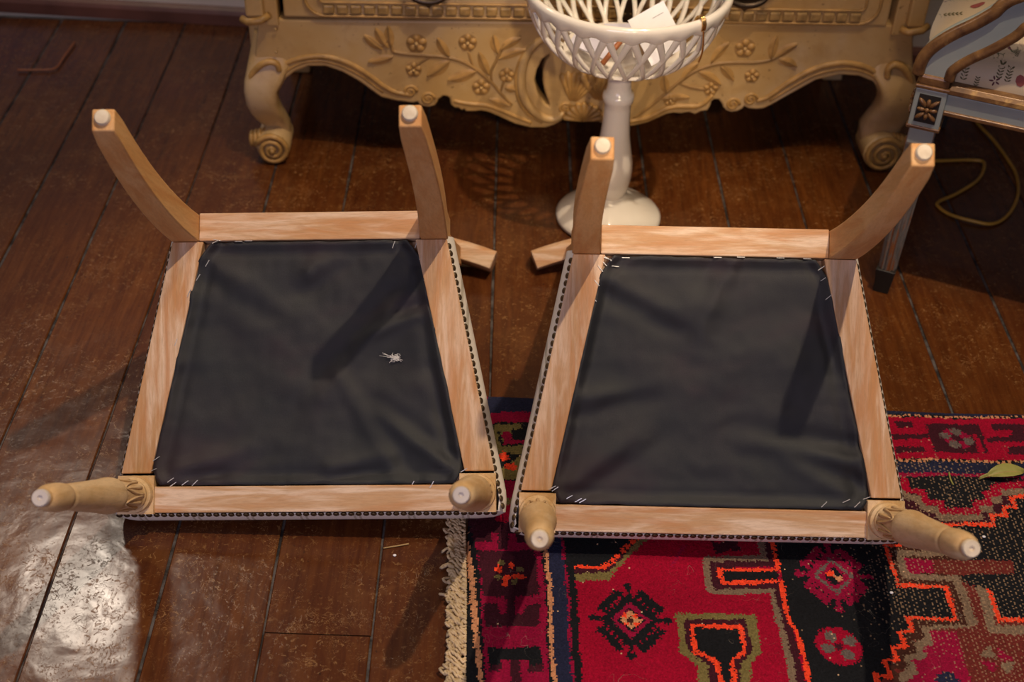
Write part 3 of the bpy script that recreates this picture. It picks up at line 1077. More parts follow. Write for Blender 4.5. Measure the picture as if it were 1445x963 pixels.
poly([[0.5831,1.3573],[0.7364,1.3646],[0.7009,1.3459],[0.7014,1.3404],[0.6849,1.3312],[0.6854,1.3175],[0.6651,1.3124],[0.6651,1.3002],[0.6238,1.2983],[0.6247,1.3133],[0.603,1.3164],[0.6031,1.3352],[0.5824,1.3376]], 'black')
stroke([[0.5979,1.2672],[0.6848,1.2691],[0.6867,1.2877],[0.7078,1.2887],[0.7081,1.3049],[0.7263,1.3057],[0.7255,1.3248],[0.7451,1.3299],[0.7884,1.3333]], 'orange', 0.0062)
# black centre field right of the orange line
poly([[0.3698,1.2355],[0.5186,1.2422],[0.5247,1.2304],[0.5212,1.2183],[0.5245,1.1464],[0.5825,1.1461],[0.5729,1.1046],[0.5257,1.0946],[0.5249,1.0708],[0.5094,1.0676],[0.5094,1.0469],[0.4946,1.0463],[0.4957,1.0261],[0.478,1.0254],[0.4798,1.0032],[0.4628,1.0],[0.4554,0.9403],[0.3873,0.9376],[0.385,0.9937],[0.3798,1.07],[0.3746,1.0856],[0.3723,1.1538],[0.3715,1.1723]], 'black')
poly([[0.5247,1.2244],[0.5441,1.2253],[0.5282,1.1535]], 'worn')
poly([[0.527,1.2245],[0.544,1.2247],[0.6205,1.2227],[0.6142,1.1503],[0.5295,1.1544]], 'brown')
poly([[0.544,1.203],[0.5845,1.2034],[0.5808,1.1771],[0.5427,1.1755]], 'crim')
poly([[0.5856,1.2034],[0.6965,1.2025],[0.6901,1.179],[0.6093,1.1755],[0.5808,1.1771]], 'worn')
stroke([[0.6332,1.2188],[0.541,1.2103],[0.5393,1.1696],[0.6079,1.1697],[0.6115,1.0955]], 'taupe', 0.011)
poly([[0.5268,1.1521],[0.5897,1.1534],[0.5904,1.1013],[0.5304,1.1015]], 'black')
stroke([[0.544,1.2247],[0.5248,1.225],[0.5271,1.1535],[0.59,1.1548],[0.5913,1.1006],[0.5302,1.1006],[0.5317,1.0776],[0.5146,1.0769],[0.5182,1.0537],[0.5002,1.0529],[0.5021,1.0319],[0.4845,1.0319],[0.4865,1.0059],[0.4676,1.0088],[0.4687,0.9881]], 'orange', 0.0062)
# stepped frame round the crimson field
stroke([[0.3542,1.2378],[0.353,1.1926],[0.2745,1.1891],[0.2762,1.137],[0.3592,1.1379],[0.3654,0.9924],[0.3673,0.9368]], 'taupe', 0.0125)
stroke([[0.3634,1.2382],[0.3612,1.1833],[0.2826,1.1804],[0.2845,1.1438],[0.3657,1.1457],[0.3741,0.9928],[0.3773,0.9372]], 'maroon', 0.0105)
poly([[0.2925,1.1688],[0.368,1.1707],[0.369,1.1537],[0.2953,1.1533]], 'black')
stroke([[0.3664,1.2444],[0.3666,1.2278],[0.3692,1.1719],[0.2896,1.1724],[0.2935,1.1504],[0.371,1.1524],[0.3725,1.0855],[0.3792,1.0699],[0.3839,0.9932],[0.3873,0.9376]], 'orange', 0.0060)
poly([[0.2821,1.2225],[0.2943,1.2201],[0.3018,1.2264],[0.3197,1.2242],[0.3219,1.2035],[0.3044,1.2086],[0.2878,1.199]], 'maroon')
stroke([[0.2278,1.176],[0.2462,1.2119]], 'crim', 0.004)
# keyhole figure
poly([[0.2236,1.0952],[0.3282,1.0983],[0.3291,1.0369],[0.3145,1.0187],[0.3072,0.9578],[0.2448,0.9553],[0.2477,1.011],[0.2265,1.0302]], 'olive')
poly([[0.234,1.0849],[0.3144,1.0897],[0.3175,1.039],[0.301,1.0182],[0.2941,0.9572],[0.2579,0.9558],[0.2611,1.0115],[0.2361,1.0331]], 'maroon')
poly([[0.2438,1.0748],[0.3065,1.0769],[0.3084,1.0374],[0.2898,1.0202],[0.2906,0.9894],[0.2881,0.957],[0.2699,0.9563],[0.2719,1.017],[0.2633,1.0241],[0.2445,1.0334]], 'black')
stroke([[0.272,0.9564],[0.2742,0.9887],[0.2719,1.017],[0.2633,1.0241],[0.2445,1.0334],[0.2438,1.0748],[0.3065,1.0769],[0.3084,1.0374],[0.2898,1.0202],[0.2906,0.9894],[0.2881,0.957]], 'orange', 0.0062)
# cut corner figure
poly([[0.085,1.2439],[0.1995,1.2491],[0.1979,1.2217],[0.1573,1.1729],[0.1386,1.145],[0.0937,1.1431]], 'olive')
poly([[0.085,1.2439],[0.1926,1.2488],[0.1854,1.2211],[0.1414,1.1607],[0.0939,1.1544]], 'maroon')
poly([[0.085,1.2439],[0.1857,1.2485],[0.184,1.2241],[0.1373,1.1685],[0.0934,1.1666]], 'black')
stroke([[0.0941,1.1666],[0.1361,1.1685]], 'orange', 0.006)
stroke([[0.1373,1.1705],[0.1582,1.1932],[0.1822,1.224]], 'orange', 0.0075, 0.011)
stroke([[0.0904,1.2235],[0.1335,1.2242]], 'orange', 0.004, 0.010)
# medallions
(mx, my), (mrx, _), (_, mry) = [[0.1652,1.0814],[0.2196,1.0837],[0.1682,1.1449]]
tooth_medallion((mx, my), mrx - mx, mry - my, 'black', 'crim', 6)
s = mrx - mx
poly([(mx + s * .40, my), (mx, my + s * .44), (mx - s * .40, my), (mx, my - s * .44)], 'crim')
poly([(mx + s * .33, my), (mx, my + s * .36), (mx - s * .33, my), (mx, my - s * .36)], 'black')
poly([(mx + s * .27, my), (mx, my + s * .29), (mx - s * .27, my), (mx, my - s * .29)], 'peach')
for dx_, dy_ in ((0.13, 0.13), (-0.13, 0.13), (0.13, -0.13), (-0.13, -0.13)):
    blob((mx + s * dx_, my + s * dy_), s * 0.06, 'orange')
poly([(mx + s * .10, my), (mx, my + s * .11), (mx - s * .10, my), (mx, my - s * .11)], 'brown')
(mx, my), (mrx, _), (_, mry) = [[0.4425,1.1668],[0.496,1.1691],[0.4531,1.2302]]
s = mrx - mx
tooth_medallion((mx, my), s, mry - my, 'crim', 'maroon', 6)
poly([(mx + s * .52, my), (mx, my + s * .60), (mx - s * .52, my), (mx, my - s * .60)], 'grey')
poly([(mx + s * .40, my), (mx, my + s * .46), (mx - s * .40, my), (mx, my - s * .46)], 'crim')
poly([(mx + s * .26, my), (mx, my + s * .30), (mx - s * .26, my), (mx, my - s * .30)], 'black')
blob((mx - .004, my + .003), 0.006, 'orange')
blob((mx + .006, my - .004), 0.005, 'peach')
(fx_, fy_), = [[0.4301,1.0508]]
blob((fx_, fy_), 0.030, 'red', 0.030)
for a, b in [[0.4224,1.0652],[0.4464,1.0603],[0.416,1.0456],[0.4392,1.0384]]:
    blob((a, b), 0.0085, 'grey', 0.008)
blob((fx_, fy_), 0.005, 'maroon')
# ---- left border (runs toward the viewer) and top border
top_y = 1.508
(bxa, _), (bxb, _) = [[-0.0508,1.1285],[0.0696,1.1337]]


def vband(pts_l, pts_r, col):
    poly(list(pts_l) + list(pts_r)[::-1], col)


LB = {}
for nm, pts in dict(
        e0=[[-0.0838,1.5804],[-0.069,1.3867],[-0.0603,1.2505],[-0.0456,1.1057],[-0.037,0.9766],[-0.0193,0.6318]],
        e1=[[-0.0779,1.5807],[-0.0647,1.3869],[-0.0563,1.2507],[-0.0407,1.1059],[-0.0285,0.9769],[-0.0087,0.6322]],
        e2=[[-0.073,1.581],[-0.0604,1.3871],[-0.0496,1.251],[-0.0335,1.1062],[-0.0226,0.9772],[-0.0034,0.6324]],
        e3=[[-0.0675,1.5813],[-0.0554,1.3873],[-0.0436,1.2513],[-0.0283,1.1065],[-0.0192,0.9773],[0.0005,0.6325]],
        e4=[[0.0278,1.5862],[0.0377,1.3919],[0.0449,1.2554],[0.0559,1.1101],[0.0604,0.9805],[0.0709,0.6349]],
        e5=[[0.0333,1.5865],[0.0428,1.3921],[0.0497,1.2556],[0.0582,1.1102],[0.0636,0.9807],[0.0738,0.635]],
        e6=[[0.0387,1.5868],[0.0479,1.3923],[0.0552,1.2558],[0.0638,1.1104],[0.0689,0.9809],[0.078,0.6351]],
        e7=[[0.0633,1.5881],[0.0707,1.3935],[0.0749,1.2567],[0.083,1.1112],[0.0891,0.9817],[0.0958,0.6357]],
        e8=[[0.0688,1.5884],[0.0745,1.3936],[0.0792,1.2569],[0.0864,1.1114],[0.0922,0.9818],[0.0984,0.6358]],
        e9=[[0.0797,1.5889],[0.0846,1.3941],[0.0881,1.2573],[0.0965,1.1118],[0.1018,0.9822],[0.1064,0.6361]]).items():
    LB[nm] = pts
vband([(rx0 - .01, p[1]) for p in LB['e1']], LB['e1'], 'black')
vband(LB['e1'], LB['e2'], 'peach')
vband(LB['e2'], LB['e3'], 'black')
vband(LB['e3'], LB['e4'], 'crim')
vband(LB['e4'], LB['e5'], 'black')
vband(LB['e5'], LB['e6'], 'peach')
vband(LB['e6'], LB['e7'], 'navy')
vband(LB['e7'], LB['e8'], 'crim')
vband(LB['e8'], LB['e9'], 'black')
# motifs of the left border
for P in ([[-0.0474,1.255],[0.0413,1.2591],[0.0464,1.1971],[0.0371,1.1966],[0.037,1.2075],[0.017,1.2066],[0.0167,1.2253],[0.0049,1.2248],[0.0056,1.1952],[-0.0084,1.1946],[-0.0094,1.2257],[-0.0188,1.2253],[-0.0182,1.2081],[-0.0394,1.2071]],
          [[-0.0363,1.1912],[0.0418,1.1947],[0.0458,1.1168],[-0.0274,1.1122]], [[0.0029,1.1149],[0.0164,1.1155],[0.017,1.0858],[0.0048,1.0853]],
          [[-0.0259,1.1009],[-0.0069,1.1031],[-0.0041,1.0844],[0.017,1.0844],[0.0282,1.0849],[0.0295,1.1004],[0.0481,1.1026],[0.049,1.0664],[-0.0206,1.0627]],
          [[-0.0177,1.0294],[0.0509,1.0323],[0.0523,0.995],[0.0352,0.9943],[0.0346,1.0137],[0.0234,1.0132],[0.0244,0.9786],[0.0121,0.9781],[0.0109,1.0127],[-0.0009,1.0122],[-0.0011,0.9967],[-0.0159,0.9922]],
          [[-0.0123,0.9683],[0.0604,0.9712],[0.0635,0.9152],[-0.0073,0.9124]]):
    poly(P, 'maroon')
poly([[-0.0177,1.0294],[0.0509,1.0323],[0.0523,1.0066],[0.0351,1.0059],[0.0346,1.0137],[-0.0009,1.0122],[-0.0013,1.0044],[-0.0162,1.0012]], 'black')
for (a, b) in [[-0.0086,1.1607],[0.0085,1.168],[0.0021,1.1454],[0.0012,1.1366],[0.0216,1.1469],[0.0147,1.1474]]:
    blob((a, b), 0.0050, 'orange', 0.0056)
for (a, b) in [[-0.0082,1.1464],[0.0202,1.161],[0.0137,1.1395],[-0.0043,1.1719]]:
    blob((a, b), 0.0050, 'olive', 0.0046)
# top border
ty_ = {}
for nm, pts in dict(t1=[[-0.2142,1.461],[0.5563,1.4932],[0.6745,1.4972],[0.7926,1.4999],[1.1218,1.5093]], t2=[[-0.2135,1.4542],[0.555,1.4862],[0.6728,1.4902],[0.7908,1.4935],[1.1192,1.5029]],
                    t3=[[-0.2041,1.3651],[0.5375,1.3941],[0.6512,1.3981],[0.7655,1.4029],[1.0829,1.4129]], t4=[[0.0004,1.3668],[0.5364,1.3882],[0.6498,1.3921],[0.7637,1.3964],[1.0805,1.4069]],
                    t5=[[0.0009,1.3439],[0.5322,1.3657],[0.644,1.3673],[0.7566,1.3712],[1.071,1.3832]], t6=[[0.0011,1.3383],[0.5309,1.3591],[0.6426,1.3616],[0.755,1.3654],[1.0686,1.3774]]).items():
    ty_[nm] = pts


def hcl(pts, x0):
    # top border bands start inside the left border
    return [(max(p[0], x0), p[1]) for p in pts]


X0 = -0.035
tops = [(p[0], 1.6) for p in hcl(ty_['t1'], X0)]
poly(tops + hcl(ty_['t1'], X0)[::-1], 'navy')
poly(hcl(ty_['t2'], X0) + hcl(ty_['t3'], X0)[::-1], 'red')
poly(hcl(ty_['t4'], X0 + .15) + hcl(ty_['t5'], X0 + .15)[::-1], 'navy')
stroke([(a[0], (a[1] + b[1]) / 2) for a, b in zip(hcl(ty_['t1'], X0), hcl(ty_['t2'], X0))], 'peach', 0.0048, 0.008)
stroke([(a[0], (a[1] + b[1]) / 2) for a, b in zip(hcl(ty_['t3'], X0 + .11), hcl(ty_['t4'], X0 + .11))], 'peach', 0.0052, 0.009)
poly(hcl(ty_['t5'], X0 + .17) + hcl(ty_['t6'], X0 + .17)[::-1], 'crim')
for P in ([[0.5874,1.4765],[0.6154,1.4779],[0.6149,1.4655],[0.5886,1.4617]], [[0.5756,1.4497],[0.6331,1.4516],[0.633,1.4419],[0.5772,1.4367]], [[0.5785,1.4227],[0.6217,1.4239],[0.6199,1.4113],[0.5777,1.4086]],
          [[0.6353,1.4758],[0.7185,1.4799],[0.7148,1.4158],[0.6345,1.4114]], [[0.7357,1.4801],[0.7892,1.4803],[0.7859,1.4683],[0.7365,1.4668]], [[0.7663,1.4668],[0.7861,1.4693],[0.783,1.4431],[0.7704,1.4431],[0.7191,1.4406],[0.7239,1.4509],[0.7607,1.4542]],
          [[0.747,1.4308],[0.7804,1.434],[0.777,1.4144],[0.7457,1.4144]], [[0.8075,1.4843],[0.8892,1.4852],[0.8766,1.4192],[0.8028,1.4171]]):
    poly(P, 'maroon')
stroke([[0.7047,1.4545],[0.7068,1.4169]], 'red', 0.009)
for (a, b) in [[0.6654,1.4587],[0.6631,1.4397],[0.6893,1.4522],[0.6834,1.4322]]:
    blob((a, b), 0.0085, 'crim', 0.0075)
for (a, b) in [[0.6583,1.4507],[0.6776,1.4609],[0.6919,1.4411],[0.6696,1.4316]]:
    blob((a, b), 0.0085, 'grey', 0.0080)
# part of the corner seen between the chairs
poly([[-0.0394,1.465],[0.0479,1.4693],[0.048,1.4471],[-0.0386,1.4428]], 'crim')
poly([[-0.0386,1.4428],[0.048,1.4471],[0.038,1.3261],[-0.0266,1.3231]], 'black')
for P in ([[-0.024,1.4387],[0.0192,1.4424],[0.0194,1.4312],[0.0039,1.4288],[0.0033,1.4066],[-0.0087,1.406],[-0.0114,1.4249],[-0.0158,1.4247],[-0.0105,1.3934],[-0.0204,1.3961]], [[-0.0171,1.3947],[0.0243,1.3967],[0.0224,1.3765],[0.0137,1.3776],[0.0028,1.3817],[-0.0166,1.3792]],
          [[-0.0093,1.3477],[0.0181,1.3763],[0.0189,1.3282],[-0.0087,1.3269]], [[-0.0118,1.289],[0.0153,1.2902],[0.0155,1.2788],[-0.0115,1.2776]]):
    poly(P, 'olive')
poly([[-0.0092,1.425],[0.0029,1.4256],[0.0044,1.4067],[0.0263,1.4077],[0.0242,1.3998],[-0.0063,1.3983]], 'crim')
poly([[-0.0011,1.3213],[0.0147,1.3221],[0.0132,1.293],[-0.0004,1.2924]], 'crim')
poly([[-0.0134,1.2733],[0.0156,1.2746],[0.0161,1.2453],[-0.0146,1.2439]], 'red')
for (a, b) in [[-0.0068,1.3751],[-0.0035,1.3722],[0.0024,1.3542],[0.0067,1.3529]]:
    blob((a, b), 0.0065, 'orange', 0.007)
# abrash: slow colour change along the weft and worn, knotty patches
band = 1 + 0.10 * np.sin(gy * 55) * np.sin(gy * 17 + 1) + rng.normal(0, 0.10, gx.shape)
img *= band[..., None]


def soft(cx_, cy_, rx_, ry_):
    return np.exp(-(((gx - cx_) / rx_) ** 2 + ((gy - cy_) / ry_) ** 2))


(w1, w2), (w3, w4), (w5, w6), (w7, w8) = [[0.6383,1.1941],[0.5677,1.1288],[0.6956,1.2411],[0.6678,1.0979]]
wearmap = np.clip(1.5 * (soft(w1, w2, .12, .06) + soft(w3, w4, .06, .05) + soft(w5, w6, .12, .07) + soft(w7, w8, .10, .14)), 0, 1)
lat = (np.cos(gx / 0.0062 * 2 * PI) * np.cos(gy / 0.0078 * 2 * PI + (np.floor(gx / 0.0062) % 2) * PI) > 0.35)
lat = ((gx % 0.0052) < 0.0022) & (((gy + 0.0035 * (np.floor(gx / 0.0052) % 2)) % 0.0070) < 0.0033)
pk = lat & (rng.random(gx.shape) < 0.75 * wearmap)
img[pk] = 0.5 * img[pk] + 0.30 * COL['knot']
(s1, s2), (s3, s4), (s5, s6) = [[0.5864,1.3804],[0.6414,1.3431],[0.6701,1.3529]]
pk = lat & (rng.random(gx.shape) < 0.55 * (soft(s1, s2, .05, .02) + soft(s3, s4, .1, .05) + 1.3 * soft(s5, s6, .02, .02)))
img[pk] = 0.5 * img[pk] + 0.3 * COL['knot']
for a, b, c_, d_ in ((690, 360, 715, 510), (700, 540, 740, 600), (900, 860, 960, 963), (850, 860, 880, 930), (975, 590, 1000, 650)):
    pass
pk = (rng.random(gx.shape) < 0.0003)
img[pk] = COL['knot']
img = np.clip(img, 0, 1)

# geometry: a grid of pile with soft uneven height, its edges turned down
gxv, gyv = np.meshgrid(rx0 + np.arange(nx + 1) * RS, ry0 + np.arange(ny + 1) * RS)
edge = np.minimum(np.minimum(gxv - rx0, rx1 - gxv), np.minimum(gyv - ry0, ry1 - gyv))
zz = RZ - 0.007 * np.exp(-edge / 0.004) + 0.0009 * np.sin(gxv * 23 + 2 * np.sin(gyv * 9)) + rng.normal(0, 0.00035, gxv.shape)
zz += 0.0006 * np.sin(gyv * 31 + gxv * 5)
shift = np.interp(gyv, [0.35, 0.98, 1.10, 1.25, 1.508], [0.012, 0.008, 0.001, -0.010, -0.014]) * np.clip(1 - (gxv - rx0) / 0.5, 0, 1)
co = np.stack([gxv, gyv, zz], -1).reshape(-1, 3)
# left edge follows the slightly skewed selvedge
lead = np.interp(gyv, [0.35, 0.98, 1.25, 1.508], [0.006, 0.000, -0.006, -0.008])
co[:, 0] += (lead * np.clip(1 - (gxv - rx0) / 0.02, 0, 1)).reshape(-1)
ii = (np.arange(ny)[:, None] * (nx + 1) + np.arange(nx)[None, :])
quads = np.stack([ii, ii + 1, ii + nx + 2, ii + nx + 1], -1).reshape(-1, 4)
rug_me = bpy.data.meshes.new('rug')
rug_me.vertices.add(len(co))
rug_me.vertices.foreach_set('co', co.astype(np.float32).reshape(-1))
rug_me.loops.add(quads.size)
rug_me.polygons.add(len(quads))
rug_me.loops.foreach_set('vertex_index', quads.astype(np.int32).reshape(-1))
rug_me.polygons.foreach_set('loop_start', np.arange(0, quads.size, 4, dtype=np.int32))
rug_me.polygons.foreach_set('use_smooth', np.ones(len(quads), bool))
rug_me.update()
ca = rug_me.color_attributes.new('pile', 'FLOAT_COLOR', 'CORNER')
colr = np.concatenate([img.reshape(-1, 3), np.ones((nx * ny, 1))], 1)
ca.data.foreach_set('color', np.repeat(colr, 4, axis=0).astype(np.float32).reshape(-1))
rug_me.materials.append(M['pile'])
rug = obj('rug', rug_me)
tag(rug, 'worn red and navy hand knotted rug with geometric figures and a cream fringe', 'rug')
fr = G()
rnd = random.Random(9)
y = 0.36
while y < 1.262:
    x0 = float(np.interp(y, [0.35, 0.98, 1.05, 1.12, 1.25, 1.5], [-0.046, -0.047, -0.050, -0.053, -0.061, -0.063])) + 0.004
    w = rnd.uniform(0.019, 0.026)
    if rnd.random() < 0.06:
        w += 0.009
    a = rnd.uniform(-0.004, 0.004)
    pts = [(x0, y, 0.008)] + [(x0 - w * (q + 1) / 6 + rnd.uniform(-.001, .001), y + a * (q + 1) / 3 + 0.0034 * math.sin(q * 1.9 + a * 900), 0.0075 + 0.003 * math.cos(q * 1.9 + a * 900)) for q in range(6)] + [(x0 - w * 0.8, y + 2 * a + 0.005, 0.005), (x0 - w * 0.4, y + a + 0.0048, 0.0045)]
    fr.tube(smooth_path(pts, 3), 0.0019, 5)
    y += rnd.uniform(0.0016, 0.0028)
fo = fr.build('fringe', M['fringe'], rug, True)
fo['kind'] = 'stuff'
fo['label'] = 'curly cream wool fringe'

# ------------------------------------------------------------------ commode
DYAW = 0.040214
MD = Matrix.Translation((0.1175, 2.214, 0)) @ Matrix.Rotation(DYAW, 4, 'Z')
com = empty('commode', MD, 'carved cream painted commode with scroll feet, behind the two upturned chairs', 'commode')


def curve_plate(name, outlines, depth, bev, mat, y, parent):
    """a flat carved plate standing upright, pierced where an inner outline runs"""
    cu = bpy.data.curves.new(name, 'CURVE')
    cu.dimensions = '2D'
    cu.fill_mode = 'BOTH'
    cu.extrude = depth / 2
    cu.bevel_depth = bev
    cu.bevel_resolution = 2
    for pts in outlines:
        sp = cu.splines.new('POLY')
        sp.points.add(len(pts) - 1)
        for p, q in zip(sp.points, pts):
            p.co = (q[0], q[1], 0, 1)
        sp.use_cyclic_u = True
    tmp = bpy.data.objects.new('tmp', cu)
    dg = bpy.context.evaluated_depsgraph_get()
    link(tmp)
    dg.update()
    me = bpy.data.meshes.new_from_object(tmp.evaluated_get(dg))
    bpy.data.objects.remove(tmp)
    bpy.data.curves.remove(cu)
    me.name = name
    me.transform(Matrix.Translation((0, y, 0)) @ Matrix.Rotation(PI / 2, 4, 'X'))
    me.materials.clear()
    me.materials.append(mat)
    o = obj(name, me, parent)
    return auto_smooth(o, 35)


apron_o = [[-0.5923,0.2914],[0.593,0.2991],[0.6088,0.2276],[0.5683,0.1585],[0.5586,0.1794],[0.5467,0.1912],[0.5175,0.2026],[0.4795,0.2049],[0.4347,0.1923],[0.3938,0.1633],[0.3572,0.1369],[0.3459,0.1306],[0.3339,0.1289],[0.32,0.1302],[0.3083,0.1362],[0.3039,0.1285],[0.2964,0.1237],[0.2871,0.1221],[0.2785,0.125],[0.2723,0.131],[0.2701,0.1371],[0.2605,0.1491],[0.2483,0.1489],[0.2423,0.1427],[0.2409,0.1321],[0.2377,0.1244],[0.2271,0.1227],[0.2169,0.1164],[0.2055,0.1208],[0.1895,0.1175],[0.1758,0.1188],[0.1611,0.1155],[0.1443,0.106],[0.1261,0.0964],[0.0981,0.0882],[0.0665,0.0893],[0.0388,0.0951],[0.0287,0.1026],[0.0201,0.1102],[0.0124,0.1024],[0.0045,0.0976],[-0.0049,0.0959],[-0.0146,0.0989],[-0.0217,0.105],[-0.0273,0.1079],[-0.0352,0.1017],[-0.0443,0.0938],[-0.0549,0.0874],[-0.0683,0.0825],[-0.0956,0.0821],[-0.1245,0.0895],[-0.1602,0.1074],[-0.1766,0.1148],[-0.1901,0.1177],[-0.2036,0.1159],[-0.2184,0.1157],[-0.2225,0.1217],[-0.2279,0.1186],[-0.2333,0.1231],[-0.24,0.123],[-0.2454,0.1275],[-0.248,0.1426],[-0.2547,0.147],[-0.264,0.1483],[-0.2761,0.1391],[-0.2775,0.133],[-0.2816,0.1269],[-0.2911,0.1237],[-0.2991,0.1251],[-0.3058,0.128],[-0.3097,0.1355],[-0.3205,0.1324],[-0.3298,0.1337],[-0.3511,0.1364],[-0.379,0.1435],[-0.4174,0.1756],[-0.4493,0.1957],[-0.4801,0.2068],[-0.5129,0.2063],[-0.54,0.1942],[-0.5583,0.1793],[-0.5706,0.1584],[-0.5773,0.1433],[-0.6087,0.2018]]
cres = [[-0.0658,0.2396],[-0.0823,0.2264],[-0.0926,0.203],[-0.0964,0.1801],[-0.0909,0.1571],[-0.0815,0.1391],[-0.0702,0.1257],[-0.0577,0.1182],[-0.0598,0.1349],[-0.0674,0.1544],[-0.0722,0.1745],[-0.0732,0.1978],[-0.0688,0.2179],[-0.0614,0.2296]]
curve_plate('apron', [apron_o, cres], 0.030, 0.004, M['cream'], 0.010, com)
(dl, zl), (dr, zr) = [[-0.5524,0.2949],[0.5508,0.2998]]
zd = (zl + zr) / 2
(ul, _), (ur, _) = [[-0.6096,0.259],[0.6052,0.2795]]
UC, UW = (ul + ur) / 2, (ur - ul) / 2
TOP = 0.86
CB = 0.40                                   # carcass depth
# carcass
for s in (-1, 1):
    G().box((UC + s * UW - 0.012, 0.03, zd - 0.16), (UC + s * UW + 0.012, CB, TOP)).build('side_panel', M['cream'], com, False, 0.004)
G().box((UC - UW, CB - 0.015, zd - 0.10), (UC + UW, CB, TOP)).build('back_panel', M['inside'], com)
G().box((UC - UW + 0.012, 0.03, zd - 0.055), (UC + UW - 0.012, CB - 0.016, zd - 0.035)).build('bottom_board', M['inside'], com)
G().box((UC - UW - 0.03, -0.045, TOP), (UC + UW + 0.03, CB + 0.01, TOP + 0.03)).build('top_board', M['cream'], com, False, 0.008)
for s in (-1, 1):
    xo = UC + s * (UW - 0.0)
    xi = dl if s < 0 else dr
    lo_, hi_ = sorted((xo, xi - s * (-0.006)))
    G().box((lo_, -0.016, zd - 0.012), (hi_, 0.03, TOP)).build('corner_post', M['cream'], com, False, 0.003)
    cx0 = xo - s * 0.012
    G().box((cx0 - 0.016, -0.030, zd + 0.012), (cx0 + 0.016, -0.012, TOP - 0.02)).build('pilaster_strip', M['cream'], com, False, 0.004)
    G().tube([(cx0 - 0.024, -0.024, zd + 0.006), (cx0 - 0.012, -0.033, zd + 0.004), (cx0 + 0.012, -0.033, zd + 0.008), (cx0 + 0.024, -0.024, zd + 0.013)], 0.007, 8).build('pilaster_foot', M['carved'], com, True)
# two drawers: raised reeded frame, bronze pulls, escutcheon
dh = (TOP - zd - 0.03) / 2


def drawer(z0, z1):
    d = G().box((dl + 0.004, -0.012, z0 + 0.004), (dr - 0.004, 0.02, z1)).build('drawer', M['cream'], com, False, 0.004)
    (ra, rb), (rc, rd) = [[-0.5042,0.3081],[0.5216,0.3147]]
    bz0 = z0 + (rb - zl) * 1.0 + 0.001
    bz1 = bz0 + 0.017
    n = 40
    for side in ((bz0, bz1), (z1 - (bz1 - z0), z1 - (bz0 - z0))):
        w = (rc - ra - 0.05) / n
        for k in range(n):
            xx = ra + 0.025 + (k + 0.5) * w
            G().box((xx - w * 0.41, -0.0185, side[0]), (xx + w * 0.41, -0.011, side[1])).build('reed_block', M['reed'], d, False, 0.003)
    # bead round the reeding
    r = 0.03
    for off, rr in ((0.0045, 0.0028), (-0.0215, 0.0024)):
        a, b, c_, d_ = ra - off, rc + off, bz0 - off, z1 - (bz0 - z0) + off
        pts = []
        q = r + off
        for (cxx, czz, a0) in ((b - q, c_ + q, -90), (b - q, d_ - q, 0), (a + q, d_ - q, 90), (a + q, c_ + q, 180)):
            for k in range(7):
                an = math.radians(a0 + 15 * k)
                pts.append((cxx + q * math.cos(an), -0.0145, czz + q * math.sin(an)))
        G().tube(pts, rr, 6, 1.0, None, True).build('frame_bead', M['carved'], d, True)
    return d


def pull(d, u, zc):
    g = G()
    pts = []
    for k in range(28):
        a = 2 * PI * k / 28
        rr = 1 + 0.16 * math.cos(4 * a) + 0.10 * math.cos(8 * a)
        pts.append((u + 0.042 * rr * math.cos(a), zc + 0.026 * rr * math.sin(a)))
    pts[21] = (u, zc - 0.036)
    vs = [(p[0], -0.013, p[1]) for p in pts] + [(p[0], -0.019, p[1]) for p in pts]
    n = len(pts)
    g.add(vs, [tuple(range(n)), tuple(range(n, 2 * n))[::-1]] + [(i, n + i, n + (i + 1) % n, (i + 1) % n) for i in range(n)])
    po = g.build('pull', M['bronze'], d, False, 0.0015)
    h = G()
    arc = [(u + 0.036 * math.cos(a), -0.030 - 0.006 * math.sin(-a), zc + 0.006 + 0.022 * math.sin(a)) for a in [PI + PI * k / 14 for k in range(15)]]
    h.tube(arc, [0.0035 + 0.0025 * math.sin(PI * k / 14) for k in range(15)], 8)
    for s in (-1, 1):
        h.ball((u + s * 0.036, -0.024, zc + 0.008), 0.006, 0.008, 0.006)
    h.build('bail', M['bronze'], po, True)


d1 = drawer(zd, zd + dh)
d2 = drawer(zd + dh + 0.008, TOP - 0.02)
(p1, q1), (p2, q2), (p3, q3) = [[-0.2877,0.3621],[0.2802,0.3654],[0.0704,0.34]]
for d, dz in ((d1, 0.0), (d2, dh + 0.008)):
    pull(d, p1, q1 + dz)
    pull(d, p2, q2 + dz)
    g = G()
    for k in range(7):
        a = 2 * PI * k / 7 + 0.2
        g.ball((p3 + 0.018 * math.cos(a), -0.016, q3 + 0.026 * math.sin(a) + dz), 0.011, 0.004, 0.013)
    g.ball((p3, -0.016, q3 + dz), 0.015, 0.006, 0.02)
    g.build('escutcheon', M['bronze'], d, True)

